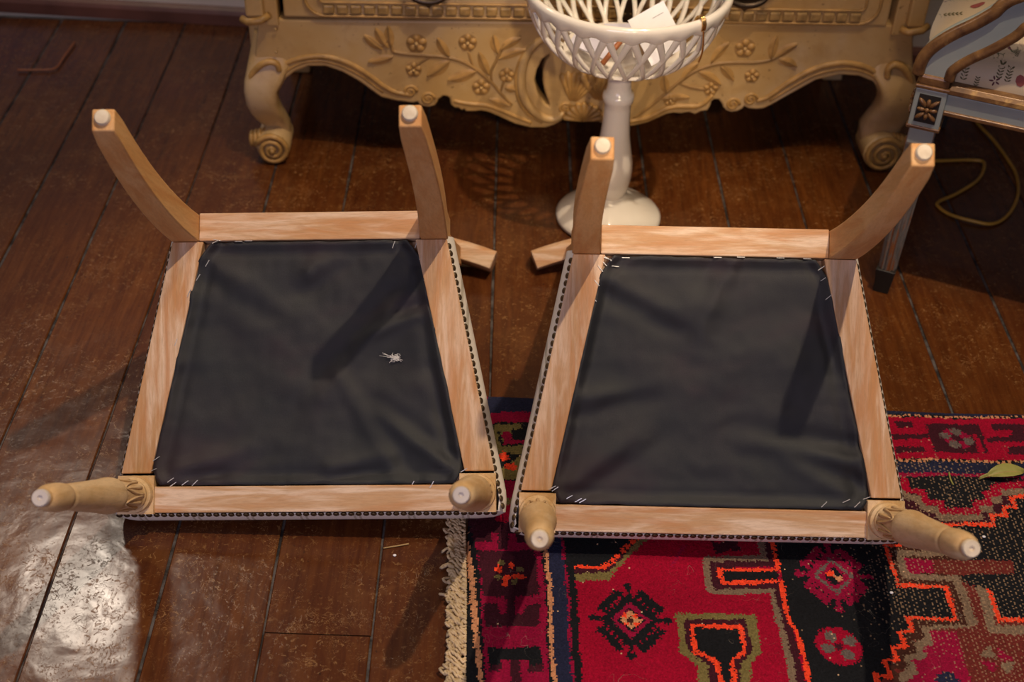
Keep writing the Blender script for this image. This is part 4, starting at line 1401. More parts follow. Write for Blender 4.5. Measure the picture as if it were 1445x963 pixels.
# cabriole legs with scrolled feet
rows_l = [[-0.6108,0.259],[-0.5569,0.2571],[-0.6237,0.2088],[-0.5428,0.2087],[-0.6322,0.1766],[-0.5586,0.1763],[-0.6343,0.1559],[-0.5708,0.1569],[-0.6333,0.1274],[-0.5747,0.1268],[-0.6289,0.1047],[-0.5712,0.1056],[-0.6228,0.0849],[-0.5663,0.0842],[-0.6139,0.0649],[-0.5627,0.0625],[-0.6077,0.0446],[-0.5604,0.0406],[-0.604,0.0257],[-0.5646,0.0231]]
rows_r = [[0.5439,0.2699],[0.6058,0.2709],[0.5351,0.2088],[0.6194,0.2101],[0.55,0.1883],[0.6267,0.1895],[0.5607,0.1689],[0.6314,0.1686],[0.564,0.1463],[0.6352,0.1459],[0.5605,0.1232],[0.6362,0.1229],[0.5556,0.0999],[0.6345,0.0995],[0.552,0.0763],[0.6327,0.076],[0.554,0.0525],[0.6296,0.0521],[0.562,0.0334],[0.6239,0.0327]]


def cabriole(rows, scroll, s):
    rs = []
    for k in range(0, len(rows), 2):
        (x0, z0), (x1, z1) = rows[k], rows[k + 1]
        z = (z0 + z1) / 2
        xc, h = (x0 + x1) / 2, (x1 - x0) / 2
        kk = k / (len(rows) - 2)
        yo = 0.034 - 0.046 * math.sin(PI * min(1, kk * 1.25)) * (1 - kk * .4)
        hd = min(h, 0.030) * (1.0 - 0.15 * kk)
        rs.append([(xc + h * math.copysign(abs(math.cos(a)) ** (0.35 + 0.3 * kk), math.cos(a)), yo + hd * math.copysign(abs(math.sin(a)) ** (0.35 + 0.3 * kk), math.sin(a)), z)
                   for a in [2 * PI * j / 20 for j in range(20)]])
    leg = auto_smooth(G().rings(rs).build('leg', M['cream'], com), 50)
    (cx_, cz_), (ex, ez) = scroll
    R = abs(ez - cz_)
    sc_ = G().lathe([(R * 0.2, -0.040), (R * 0.75, -0.038), (R, -0.030), (R, 0.036), (R * 0.8, 0.040)], 24, (0, 0),
                    Matrix.Translation((cx_, 0.016, R)) @ Matrix.Rotation(-PI / 2, 4, 'X'))
    so_ = auto_smooth(sc_.build('scroll_foot', M['cream'], leg), 45)
    pts = []
    for k in range(40):
        a = k / 39 * 2.4 * 2 * PI
        rr = R * (1.0 - 0.86 * k / 39)
        pts.append((cx_ - s * rr * math.cos(a + 0.4), -0.025 - 0.004 * k / 39, R + rr * math.sin(a + 0.4)))
    G().tube(pts, [0.0055 - 0.002 * k / 39 for k in range(40)], 6).build('scroll_ridge', M['carved'], leg, True)
    G().ball((cx_, -0.030, R), 0.006, 0.006, 0.006).build('scroll_eye', M['carved'], leg, True)
    # smaller ribbed scroll on the outer side of the foot
    g = G()
    for k in range(4):
        g.lathe([(R * (0.62 - 0.06 * k), -0.004), (R * (0.70 - 0.06 * k), 0.0), (R * (0.62 - 0.06 * k), 0.004)], 16, (0, 0),
                Matrix.Translation((cx_ - s * (R * 0.55 + 0.008 * k), 0.004, R * 1.25)) @ Matrix.Rotation(PI / 2, 4, 'Y'))
    g.build('side_scroll', M['carved'], leg, True)
    return leg


lg_l = cabriole(rows_l, [[-0.5916,0.0275],[-0.5944,-0.0046]], 1)
lg_r = cabriole(rows_r, [[0.5931,0.0322],[0.6009,-0.0051]], -1)
for s in (-1, 1):
    G().rings([[(UC + s * (UW - 0.03) + a * h, CB - 0.035 + b * h, z) for a, b in ((-1, -1), (1, -1), (1, 1), (-1, 1))]
               for h, z in ((0.028, zd - 0.08), (0.026, 0.18), (0.018, 0.05), (0.022, 0.0))]).build('leg', M['cream'], com, False, 0.004)


# carving on the apron --------------------------------------------------------
def dp(p, y=-0.008):
    return Vector((p[0], y, p[1]))


def strip(name, pts, r, mat=M['carved'], flat=0.7, y=-0.008, k=5):
    path = smooth_path([dp(p, y) for p in pts], k)
    rr = [r * (0.75 + 0.25 * math.sin(PI * i / (len(path) - 1))) for i in range(len(path))]
    return G().tube(path, rr, 7).build(name, mat, com, True)


strip('edge_molding', [[-0.5765,0.1819],[-0.5644,0.1996],[-0.5424,0.213],[-0.5091,0.2222],[-0.4765,0.2228],[-0.4406,0.2118],[-0.41,0.1934],[-0.3729,0.163],[-0.3481,0.15],[-0.3241,0.1474]], 0.0058)
strip('edge_molding', [[-0.5547,0.191],[-0.5353,0.2045],[-0.5098,0.2136],[-0.4797,0.2141],[-0.4463,0.203],[-0.4144,0.1845],[-0.376,0.151]], 0.0036)
strip('edge_molding', [[0.5609,0.1944],[0.5415,0.2103],[0.5138,0.2216],[0.4756,0.2254],[0.4298,0.2129],[0.3863,0.1841],[0.3508,0.152],[0.3303,0.1441]], 0.0062)
strip('edge_molding', [[0.5593,0.1824],[0.5422,0.2],[0.5158,0.2114],[0.4778,0.2137],[0.4332,0.2012],[0.3909,0.1722],[0.356,0.1445]], 0.0040)
strip('knee_scroll', [[-0.6233,0.1605],[-0.6183,0.1842],[-0.6032,0.2048],[-0.584,0.2152],[-0.5687,0.2112],[-0.5647,0.1967]], 0.0065, y=-0.018)
strip('knee_scroll', [[0.5677,0.2004],[0.5653,0.2181],[0.5739,0.2285],[0.5908,0.2244],[0.6047,0.2099],[0.6153,0.1923]], 0.0075, y=-0.018)
strip('stem', [[-0.363,0.2603],[-0.357,0.2434],[-0.3482,0.2335],[-0.2961,0.2286],[-0.2634,0.2263],[-0.2294,0.2182],[-0.2016,0.2012],[-0.1721,0.1737],[-0.1557,0.153],[-0.1336,0.1277]], 0.0042, M['cream_dark'])
strip('stem', [[-0.3629,0.2632],[-0.3739,0.246],[-0.399,0.2654]], 0.0030, M['cream_dark'])
strip('stem', [[-0.1721,0.1737],[-0.1738,0.1972],[-0.165,0.2192],[-0.155,0.2439],[-0.15,0.2554]], 0.0034, M['cream_dark'])
strip('stem', [[-0.2069,0.2055],[-0.2123,0.2228],[-0.2163,0.2371]], 0.0030, M['cream_dark'])
strip('stem', [[-0.2831,0.2274],[-0.2989,0.2185],[-0.3122,0.2067]], 0.0030, M['cream_dark'])
strip('stem', [[-0.1557,0.153],[-0.1521,0.1695],[-0.147,0.183]], 0.0030, M['cream_dark'])
strip('stem', [[0.0997,0.1022],[0.1274,0.1272],[0.1568,0.158],[0.1822,0.1853],[0.2092,0.2064],[0.2448,0.2202],[0.2841,0.2237],[0.3173,0.2243],[0.3494,0.2321],[0.37,0.2526]], 0.0042, M['cream_dark'])
strip('stem', [[0.2514,0.2203],[0.2677,0.2074],[0.2803,0.1928]], 0.0030, M['cream_dark'])
strip('stem', [[0.176,0.1807],[0.2039,0.1708],[0.2382,0.1653]], 0.0034, M['cream_dark'])
strip('scroll_band', [[-0.0775,0.268],[-0.1002,0.2477],[-0.1136,0.2172],[-0.1178,0.1834],[-0.1128,0.1507],[-0.0985,0.1237],[-0.076,0.1026],[-0.0513,0.0983],[-0.0344,0.1124]], 0.0095, M['cream'])
strip('scroll_band', [[-0.0852,0.265],[-0.1104,0.2418],[-0.1239,0.2097],[-0.127,0.1774],[-0.1205,0.1385],[-0.102,0.1083],[-0.0741,0.0902]], 0.0040)
strip('scroll_band', [[0.0439,0.0998],[0.0824,0.0957],[0.1254,0.1041],[0.168,0.1279],[0.2219,0.1318],[0.246,0.1564]], 0.0060)
strip('scroll_band', [[-0.244,0.1351],[-0.2171,0.1294],[-0.1767,0.1255],[-0.1358,0.1078],[-0.0945,0.0899]], 0.0050)
for c_ in [[-0.3253,0.1533],[-0.2922,0.1388],[0.2866,0.1358],[0.319,0.147],[-0.0321,0.1217]]:
    pts = [(c_[0] + 0.013 * (1 - k / 26) * math.cos(k * 0.5), c_[1] + 0.013 * (1 - k / 26) * math.sin(k * 0.5)) for k in range(24)]
    G().tube([dp(p, -0.009) for p in pts], 0.0032, 6).build('volute', M['carved'], com, True)


def flower(c_, r):
    g = G()
    for k in range(5):
        a = 2 * PI * k / 5 + 0.3
        m = Matrix.Rotation(-a, 3, 'Y')
        g.ball((c_[0] + r * 0.62 * math.cos(a), -0.008, c_[1] + r * 0.62 * math.sin(a)), r * 0.42, 0.0048, r * 0.36, m, 10, 5)
    f = g.build('flower', M['carved'], com, True)
    G().ball((c_[0], -0.012, c_[1]), r * 0.2, 0.004, r * 0.2, None, 8, 5).build('flower_eye', M['cream'], f, True)
    G().lathe([(r * 0.98, 0), (r * 1.08, 0.0025), (r * 0.98, 0.003)], 20, (0, 0), Matrix.Translation((c_[0], -0.0062, c_[1])) @ Matrix.Rotation(PI / 2, 4, 'X')).build('flower_ground', M['cream_dark'], f, True)


for (c_, r) in zip([[-0.3113,0.2527],[-0.2177,0.2557],[-0.3177,0.1993],[-0.1446,0.1904],[-0.192,0.1644],[0.2934,0.2528],[0.3147,0.1963],[0.2405,0.1683],[0.1664,0.1431]], (.019, .017, .015, .015, .017, .019, .014, .014, .013)):
    flower(c_, r)


def carved_leaf(a, b, w):
    a, b = Vector((a[0], a[1])), Vector((b[0], b[1]))
    L = (b - a).length
    ang = math.atan2(b.y - a.y, b.x - a.x)
    g = G()
    rs = []
    for k in range(9):
        u = k / 8
        hw = w * math.sin(PI * min(1, 0.04 + u * 0.94)) ** 0.8 + 0.0006
        ring = []
        for j in range(7):
            q = -1 + 2 * j / 6
            ring.append((u * L, hw * q + 0.12 * L * math.sin(PI * u) * 0.3, 0.0045 * (1 - q * q) + (0.0012 if j == 3 else 0)))
        rs.append([Vector((a.x + p[0] * math.cos(ang) - p[1] * math.sin(ang), -0.0060 - p[2], a.y + p[0] * math.sin(ang) + p[1] * math.cos(ang))) for p in ring])
    g.rings(rs, False, False, False)
    lf = g.build('leaf', M['carved'], com, True)
    pts = [rs[k][3] + Vector((0, -0.0008, 0)) for k in range(9)]
    G().tube(pts, 0.0011, 5).build('leaf_vein', M['cream_dark'], lf, True)


lv = [[-0.3741,0.2402],[-0.4066,0.2681],[-0.3636,0.2433],[-0.3854,0.2824],[-0.357,0.2462],[-0.3621,0.287],[-0.2516,0.2279],[-0.2735,0.2647],[-0.2016,0.1997],[-0.2545,0.1783],[-0.2517,0.2193],[-0.2928,0.1865],[-0.1777,0.1913],[-0.1967,0.2375],[-0.1626,0.2352],[-0.1711,0.272],[-0.1563,0.2439],[-0.1204,0.2672],[-0.1598,0.2237],[-0.1105,0.2446],[-0.148,0.1651],[-0.1265,0.1595],[-0.1336,0.1277],[-0.1769,0.1407],[-0.355,0.2262],[-0.4012,0.2139],[0.3454,0.232],[0.3486,0.2794],[0.3529,0.235],[0.3892,0.2644],[0.36,0.2322],[0.3955,0.2182],[0.2349,0.2244],[0.2627,0.2652],[0.2533,0.2159],[0.2811,0.1869],[0.2133,0.205],[0.2582,0.1776],[0.1825,0.1823],[0.2111,0.224],[0.1582,0.158],[0.1492,0.1937],[0.1459,0.1458],[0.2022,0.1497]]
for k in range(0, len(lv), 2):
    carved_leaf(lv[k], lv[k + 1], 0.016 if k not in (8, 10) else 0.021)


def shell(base, R, a0, a1, n, yy):
    g = G()
    for k in range(n):
        a = math.radians(a0 + (a1 - a0) * k / (n - 1))
        e = (base[0] + R * math.cos(a), base[1] + R * math.sin(a))
        w = R * math.radians(abs(a1 - a0)) / (n - 1) * 0.55
        g.tube([dp(base, yy), dp((base[0] + R * .5 * math.cos(a), base[1] + R * .5 * math.sin(a)), yy - 0.003), dp((base[0] + R * .9 * math.cos(a), base[1] + R * .9 * math.sin(a)), yy - 0.003), dp(e, yy)],
               [w * 0.25, w * 0.62, w, w * 0.55], 7)
    g.build('shell', M['carved'], com, True)


(sa, sb), (sc1, sd1), (se, sf) = [[0.0032,0.0976],[-0.0203,0.128],[0.0354,0.1829]]
shell((sa, sb), 0.040, 15, 165, 9, -0.012)
shell((sc1, sd1), 0.072, 50, 108, 7, -0.006)
(sa, sb), = [[0.0277,0.1378]]
shell((sa, sb), 0.070, 30, 120, 7, -0.006)
for c_ in [[-0.5653,0.2794],[-0.568,0.2342]]:
    G().ball((c_[0], -0.016, c_[1]), 0.003, 0.0015, 0.003, None, 8, 4).build('dowel_head', M['cream'], com, True)

# ------------------------------------------------------------------ white pedestal bowl
BX, BY = 0.1695, 2.02
bowl = empty('pedestal_bowl', Matrix.Translation((BX, BY, 0)), 'tall white ceramic pedestal bowl with open lattice sides, in front of the commode', 'bowl')
foot = [(0.093, 0.0), (0.0965, 0.004), (0.0965, 0.010), (0.092, 0.014), (0.086, 0.019), (0.070, 0.030), (0.052, 0.040), (0.036, 0.048), (0.030, 0.053), (0.0275, 0.056)]
auto_smooth(G().lathe(foot, 56).build('foot', M['ceramic'], bowl), 60)
stem = [(0.0265, 0.054), (0.0290, 0.060), (0.0325, 0.072), (0.0358, 0.092), (0.0365, 0.108), (0.0350, 0.126), (0.0305, 0.152), (0.0262, 0.178), (0.0240, 0.205), (0.0232, 0.230), (0.0238, 0.242), (0.0268, 0.247), (0.0278, 0.254), (0.0262, 0.261), (0.0222, 0.264), (0.0208, 0.275), (0.0205, 0.288), (0.0215, 0.300)]
auto_smooth(G().lathe(stem, 48).build('stem', M['ceramic'], bowl), 60)


def bowl_r(z):
    zs = [0.300, 0.313, 0.333, 0.345, 0.360, 0.380, 0.405, 0.430, 0.462]
    rs = [0.030, 0.055, 0.090, 0.110, 0.127, 0.142, 0.155, 0.163, 0.167]
    return float(np.interp(z, zs, rs))


basin = [(0.018, 0.290), (0.026, 0.297), (0.046, 0.308), (0.068, 0.319), (0.090, 0.331), (0.101, 0.338), (0.100, 0.343), (0.088, 0.337), (0.064, 0.325), (0.040, 0.314), (0.006, 0.307)]
auto_smooth(G().lathe(basin, 56).build('basin', M['ceramic'], bowl), 60)
NS = 26
z0, z1 = 0.331, 0.444
for k in range(NS):
    for s in (-1, 1):
        rs = []
        for q in range(11):
            u = q / 10
            z = z0 + (z1 - z0) * u
            a = 2 * PI * k / NS + s * (1 - u) * 1.15 * 2 * PI / NS - PI / 2
            r = bowl_r(z)
            w = 0.0048 + 0.0030 * u ** 3 - 0.0006 * (1 - u)
            c_ = Vector((r * math.cos(a), r * math.sin(a), z))
            rad = Vector((math.cos(a), math.sin(a), -0.35)).normalized()
            tan = Vector((-math.sin(a), math.cos(a), 0))
            rs.append([c_ + tan * w * cc + rad * 0.0034 * ss for cc, ss in ((1, .3), (.55, 1), (-.55, 1), (-1, .3), (-.8, -.8), (.8, -.8))])
        G().rings(rs).build('lattice_strip', M['ceramic'], bowl, True)
rim = G()
SEG = NS * 8
rs = []
for j in range(SEG):
    a = 2 * PI * j / SEG - PI / 2
    sc_ = 0.5 + 0.5 * math.cos(NS * (a + PI / 2))
    lo = 0.4385 - 0.0065 * sc_
    prof = [(0.1600, lo + 0.001), (0.1655, lo), (0.1712, lo + 0.005), (0.1728, 0.4545), (0.1718, 0.4605), (0.1668, 0.4635), (0.1612, 0.4605), (0.1588, 0.4520)]
    rs.append([Vector((r * math.cos(a), r * math.sin(a), z)) for r, z in prof])
rs.append(rs[0])
rim.rings(rs, True, False, False)
auto_smooth(rim.build('rim', M['ceramic'], bowl), 60)


def card(name, mat, c_, w, h, eul, label, cat, th=0.0012):
    m = Matrix.Translation(c_) @ Matrix.Rotation(eul[2], 4, 'Z') @ Matrix.Rotation(eul[0], 4, 'X') @ Matrix.Rotation(eul[1], 4, 'Y')
    o = G().box((-w / 2, -th / 2, -h / 2), (w / 2, th / 2, h / 2)).build(name, mat)
    o.matrix_world = m
    tag(o, label, cat)
    return o


cd = card('price_card', M['card'], (BX + 0.048, BY - 0.070, 0.408), 0.066, 0.082, (math.radians(-32), math.radians(-27), math.radians(8)), 'white card leaning inside the pedestal bowl against its front rim', 'card')
for k in range(1):
    G().box((0.004, -0.0011, 0.024), (0.024, -0.0007, 0.0252)).build('ink_line', M['ink'], cd)
card('envelope', M['lilac'], (BX - 0.050, BY - 0.025, 0.368), 0.07, 0.05, (math.radians(-66), math.radians(20), math.radians(-12)), 'pale lilac envelope lying in the left of the pedestal bowl', 'envelope', 0.003)
card('paper_packet', M['kraft'], (BX + 0.050, BY - 0.01, 0.369), 0.07, 0.045, (math.radians(-70), math.radians(-10), math.radians(20)), 'brown paper packet at the right of the pedestal bowl', 'packet', 0.012)
card('pale_booklet', M['lilac'], (BX + 0.0, BY + 0.020, 0.362), 0.06, 0.04, (math.radians(-76), 0, math.radians(5)), 'pale booklet lying flat at the back of the pedestal bowl', 'booklet', 0.008)
stk = G().tube([(BX - 0.038, BY - 0.088, 0.360), (BX - 0.002, BY - 0.055, 0.395)], 0.0045, 8).build('wooden_stick', M['stick'], None, True)
tag(stk, 'red brown wooden stick lying slanted in the pedestal bowl', 'stick')
# gold wire looped over the rim
an = math.radians(-50)
wire = G()
for k in range(4):
    a = an + (k - 1.5) * 0.012
    pts = [(BX + r * math.cos(a), BY + r * math.sin(a), z) for r, z in ((0.1560, 0.447), (0.1565, 0.458), (0.1620, 0.4665), (0.1705, 0.4655), (0.1745, 0.457), (0.1740, 0.446))]
    wire.tube(smooth_path(pts, 4), 0.0014, 6)
pts = [(BX + r * math.cos(a), BY + r * math.sin(a), z) for r, a, z in ((0.1740, an, 0.447), (0.1735, an + .02, 0.430), (0.1700, an + .05, 0.405), (0.1640, an + .06, 0.385))]
wire.tube(smooth_path(pts, 4), [0.0016] * 13, 6)
tag(wire.build('gold_wire', M['gold'], None, True), 'gold wire twisted over the rim of the pedestal bowl', 'wire')

# ------------------------------------------------------------------ blue armchair at the right
AE = Vector((0.927, -0.375, 0))
AN = Vector((0.375, 0.927, 0))
MA = Matrix(((0.927, 0.375, 0, 0.64), (-0.375, 0.927, 0, 1.83), (0, 0, 1, 0), (0, 0, 0, 1)))
arm = empty('armchair', MA, 'blue and gilt painted armchair with cream floral seat, at the right edge', 'armchair')
blk = [[-0.0254,0.4],[0.025,0.3973],[-0.0244,0.3352],[0.0253,0.3312],[0.0006,0.3717]]
AW, AD = 0.62, 0.50
zt, zb = 0.5 * (blk[0][1] + blk[1][1]), 0.5 * (blk[2][1] + blk[3][1])
zc = (zt + zb) / 2
hb = 0.024
rl = [[0.0223,0.4089],[0.1333,0.4005],[0.0261,0.3927],[0.1373,0.3857],[0.0282,0.361],[0.1466,0.3509]]
for (bx, by) in ((0, 0), (0, AW), (AD, 0), (AD, AW)):
    front = bx == 0
    b = G().box((bx - hb, by - hb, zb), (bx + hb, by + hb, zt)).build('corner_block', M['blue'], arm, False, 0.002)
    for zz_ in (zt, zb - 0.004):
        G().box((bx - hb - 0.002, by - hb - 0.002, zz_), (bx + hb + 0.002, by + hb + 0.002, zz_ + 0.006)).build('block_edge', M['gilt'], b, False, 0.0015)
    # rosette in a sunk square on the visible faces
    for face in (0, 1):
        fm = Matrix.Translation((bx, by - hb, zc)) if face == 0 else Matrix.Translation((bx - hb, by, zc)) @ Matrix.Rotation(-PI / 2, 4, 'Z')
        if face == 1 and not front:
            continue
        r = G()
        r.box((-0.0165, -0.0006, -0.024), (0.0165, 0.002, 0.024), fm)
        ro = r.build('rosette_panel', M['black_tip'], b)
        p_ = G()
        for k in range(8):
            a = 2 * PI * k / 8
            L = 0.0092 if k % 2 == 0 else 0.0128
            m3 = (fm @ Matrix.Rotation(-a, 4, 'Y')).to_3x3()
            cc = fm @ Vector((L * 0.95 * math.cos(a), -0.002, 1.25 * L * 0.95 * math.sin(a)))
            p_.ball(cc, L * 0.80, 0.004, 0.0036, m3, 8, 5)
        p_.ball(fm @ Vector((0, -0.004, 0)), 0.0038, 0.003, 0.0038, fm.to_3x3(), 8, 5)
        p_.build('rosette', M['gilt'], b, True)
    # tapered fluted leg
    rs = []
    for k in range(13):
        u = k / 12
        z = zb - 0.034 - (zb - 0.034 - 0.042) * u
        r = 0.0225 - 0.0075 * u
        rs.append([(bx + (r - (0.0026 if j % 4 in (1, 2) else 0)) * math.cos(2 * PI * j / 48), by + (r - (0.0026 if j % 4 in (1, 2) else 0)) * math.sin(2 * PI * j / 48), z) for j in range(48)])
    lg = G().rings(rs)
    lg.box((bx - 0.020, by - 0.020, zb - 0.036), (bx + 0.020, by + 0.020, zb - 0.003))
    lo = lg.build('leg', M['legpaint'] if True else M['blue'], arm)
    G().box((bx - 0.0202, by - 0.0202, zb - 0.034), (bx + 0.0202, by + 0.0202, zb - 0.005)).build('leg_neck', M['blue'], lo, False, 0.002)
    ft = G().rings([[(bx + h * a, by + h * b2, z) for a, b2 in ((-1, -1), (1, -1), (1, 1), (-1, 1))] for h, z in ((0.0165, 0.048), (0.0125, 0.0))]).build('foot_tip', M['black_tip'], lo, False, 0.0015)
    ft['label'] = 'black foot tip'
z_bt = rl[2][1]
z_bb = rl[4][1]
z_mt = rl[0][1]


def seat_rail(a, b, name='seat_rail'):
    a, b = Vector(a), Vector(b)
    d = (b - a).normalized()
    n = Vector((d.y, -d.x, 0))
    o = G()
    rs = [[p + n * q + Vector((0, 0, z)) for q, z in ((0.016, z_bb), (0.016, z_bt), (-0.016, z_bt), (-0.016, z_bb))] for p in (a, b)]
    o.rings(rs)
    ro = o.build(name, M['blue'], arm, False, 0.001)
    top = G().rings([[p + n * q + Vector((0, 0, z)) for q, z in ((0.014, z_bt), (0.021, z_bt + 0.003), (0.0205, z_mt - 0.006), (0.015, z_mt), (-0.012, z_mt), (-0.012, z_bt))] for p in (a, b)])
    top.build('gilt_molding', M['gilt'], ro, False, 0.001)
    bot = G().rings([[p + n * q + Vector((0, 0, z)) for q, z in ((0.014, z_bb - 0.005), (0.0195, z_bb - 0.002), (0.0195, z_bb + 0.004), (0.014, z_bb + 0.006))] for p in (a, b)])
    bot.build('gilt_edge', M['gilt'], ro, False, 0.001)
    return ro


seat_rail((hb, 0, 0), (AD - hb, 0, 0))
seat_rail((AD - hb, AW, 0), (hb, AW, 0))
seat_rail((0, AW - hb, 0), (0, hb, 0))
seat_rail((AD, hb, 0), (AD, AW - hb, 0))
# seat cushion
cs = []
NU, NV = 36, 36
vs, fs = [], []
for j in range(NV + 1):
    for i in range(NU + 1):
        u, v = -1 + 2 * i / NU, -1 + 2 * j / NV
        f = (1 - abs(u) ** 4) * (1 - abs(v) ** 4)
        x = AD / 2 + u * (AD / 2 + 0.004 + (0.058 if u < 0 else 0.02) * math.sin(PI * min(1, f * 3)) * abs(u) ** 5)
        y = AW / 2 + v * (AW / 2 + 0.0 + 0.020 * math.sin(PI * min(1, f * 3)) * abs(v) ** 5)
        z = z_mt - 0.002 + 0.085 * max(0, f) ** 0.45
        vs.append((x, y, z))
for j in range(NV):
    for i in range(NU):
        a = j * (NU + 1) + i
        fs.append((a, a + 1, a + NU + 2, a + NU + 1))
cu = mesh('seat_cushion', vs, fs, M['floral'], arm, True)
cu['label'] = 'cream silk seat with scattered flowers'
# printed sprigs lying on the silk
from mathutils.bvhtree import BVHTree
bvh = BVHTree.FromPolygons([Vector(v) for v in vs], fs)
eye = MA.inverted() @ Vector((0, 0, 1.36776))


def sprig(p, kind, size):
    q = Vector((p[0], 0, p[1]))
    hit, nrm_, _, _ = bvh.ray_cast(eye, (q - eye).normalized())
    if hit is None:
        return
    if nrm_.dot(eye - hit) < 0:
        nrm_ = -nrm_
    fr_ = nrm_.to_track_quat('Z', 'X').to_matrix()
    g = G()

    def petal(cx_, cy_, ang, L, w):
        pts = []
        for k in range(8):
            a = 2 * PI * k / 8
            x, y = L * math.cos(a), w * math.sin(a)
            lx, ly = cx_ + x * math.cos(ang) - y * math.sin(ang), cy_ + x * math.sin(ang) + y * math.cos(ang)
            src = hit + fr_ @ Vector((lx, ly, 0.05))
            h2, n2, _, _ = bvh.ray_cast(src, -nrm_)
            pts.append((h2 if h2 is not None else hit + fr_ @ Vector((lx, ly, 0))) + nrm_ * 0.0006)
        g.add(pts, [tuple(range(8))])
    if kind == 'flower':
        for k in range(5):
            a = 2 * PI * k / 5 + 0.4
            petal(size * 0.6 * math.cos(a), size * 0.6 * math.sin(a), a, size * 0.42, size * 0.17)
        mat = M['fl_dark']
    elif kind == 'rose':
        petal(0, 0, 0.3, size, size * 0.7)
        mat = M['fl_rose']
    else:
        for k in range(5):
            petal(-size + size * 0.5 * k, size * 0.25, 0.9, size * 0.3, size * 0.12)
            petal(-size + size * 0.5 * k, -size * 0.25, -0.9, size * 0.3, size * 0.12)
        petal(0, 0, 0, size * 1.2, size * 0.03)
        mat = M['fl_green']
    g.build('printed_sprig', mat, cu)


for p, kd, sz in zip([[0.0868,0.483],[0.0844,0.4236],[0.039,0.4285],[0.1015,0.4384],[0.1197,0.432],[0.0592,0.4152],[0.053,0.5312],[0.0317,0.5346],[0.0107,0.4937],[0.1045,0.4742],[0.0883,0.4412],[0.0005,0.5144],[0.0809,0.5405]], ('flower', 'flower', 'leaves', 'leaves', 'rose', 'leaves', 'leaves', 'rose', 'leaves', 'leaves', 'leaves', 'leaves', 'rose'), (.009, .0085, .011, .010, .010, .008, .012, .012, .008, .006, .010, .012, .012)):
    sprig(p, kd, sz)
# arms: scrolled supports sweeping back
ap = [[-0.0036,0.4185],[-0.0019,0.4393],[0.0088,0.4572],[0.0273,0.4766],[0.0514,0.4969],[0.0758,0.5215],[0.0988,0.5487]]


def arm_piece(by):
    k_ = []
    pts = [Vector((max(p[0], -0.01), by, p[1])) for p in ap]
    last = pts[-1]
    pts += [last + Vector((0.09, 0, 0.035)), last + Vector((0.20, 0, 0.05)), Vector((AD - 0.01, by, last.z + 0.06))]
    path = smooth_path(pts, 5)
    n = len(path)
    rs, e1, e2 = [], [], []
    for i, p in enumerate(path):
        d = (path[min(i + 1, n - 1)] - path[max(i - 1, 0)]).normalized()
        s = Vector((0, 1, 0))
        up_ = s.cross(d) * -1
        if up_.z < 0 and abs(d.z) < .9:
            up_ = -up_
        w, t_ = 0.019, 0.0235
        rs.append([p - s * w - up_ * t_, p - s * w + up_ * t_, p - s * (w * .4) + up_ * (t_ + .006), p + s * (w * .4) + up_ * (t_ + .006), p + s * w + up_ * t_, p + s * w - up_ * t_])
        e1.append(p - s * (w - 0.001) + up_ * t_)
        e2.append(p - s * (w - 0.001) - up_ * t_)
    ao = auto_smooth(G().rings(rs).build('arm', M['blue'], arm), 30)
    G().tube(e1, 0.0100, 8).build('arm_edge', M['gilt'], ao, True)
    G().tube(e2, 0.0085, 8).build('arm_edge', M['gilt'], ao, True)
    # collar on the block
    G().box((-hb + 0.001, by - hb + 0.001, zt + 0.005), (hb - 0.001, by + hb - 0.001, zt + 0.022)).build('arm_collar', M['gilt'], ao, False, 0.004)
    return path[-1]


pa = arm_piece(0.0)
arm_piece(AW)
# back frame and pad beyond the frame of the picture
bk = G()
for by in (0, AW):
    bk = G().rings([[(AD + dx_ + 0.02 * a, by + 0.02 * b, z) for a, b in ((-1, -1), (1, -1), (1, 1), (-1, 1))] for dx_, z in ((0, zt), (0.03, zt + 0.2), (0.09, zt + 0.5))])
    bk.build('back_post', M['blue'], arm, False, 0.003)
G().rings([[(AD + dx_ + 0.02 * a, y_, z0_ + 0.02 * b) for a, b in ((-1, -1), (1, -1), (1, 1), (-1, 1))] for y_, dx_, z0_ in ((0.0, 0.09, zt + 0.5), (AW / 2, 0.10, zt + 0.55), (AW, 0.09, zt + 0.5))]).build('back_rail', M['gilt'], arm, False, 0.003)
G().box((-0.02, 0.03, 0.0), (0.02, AW - 0.03, 0.40), Matrix.Translation((AD + 0.02, 0, zt + 0.07)) @ Matrix.Rotation(0.18, 4, 'Y')).build('back_pad', M['floral'], arm, False, 0.015)

# ------------------------------------------------------------------ flex on the floor, leaf, litter
cp = [[0.8005,2.2484],[0.8446,2.2565],[0.9055,2.263],[0.9244,2.2483],[0.899,2.1923],[0.8446,2.1387],[0.8013,2.1043],[0.7979,2.0896],[0.8135,2.0644],[0.8481,2.043],[0.8866,2.0383],[0.9245,2.0711],[0.959,2.1334],[0.9787,2.2101],[0.9768,2.2756],[0.966,2.3431],[0.9518,2.4131],[0.9523,2.4871],[0.9424,2.6113],[0.9143,2.6952],[0.8946,2.7073]]
path = smooth_path([(p[0], p[1], 0.0035 + 0.002 * (i % 3 == 0)) for i, p in enumerate(cp)], 6)
tag(G().tube(path, 0.0034, 7).build('electric_cord', M['cord'], None, True), 'yellow electric cord looping over the floor under the blue armchair', 'cord')
cp = [[0.896,2.8122],[0.9225,2.8359],[0.9478,2.8305],[0.9729,2.8108],[1.0143,2.7783]]
path = smooth_path([(p[0], min(p[1], 2.60), 0.008) for p in cp], 6)
tag(G().tube(path, 0.006, 7).build('orange_cord', M['cord'], None, True), 'thicker orange cord on the floor behind the commode, beside the armchair', 'cord')

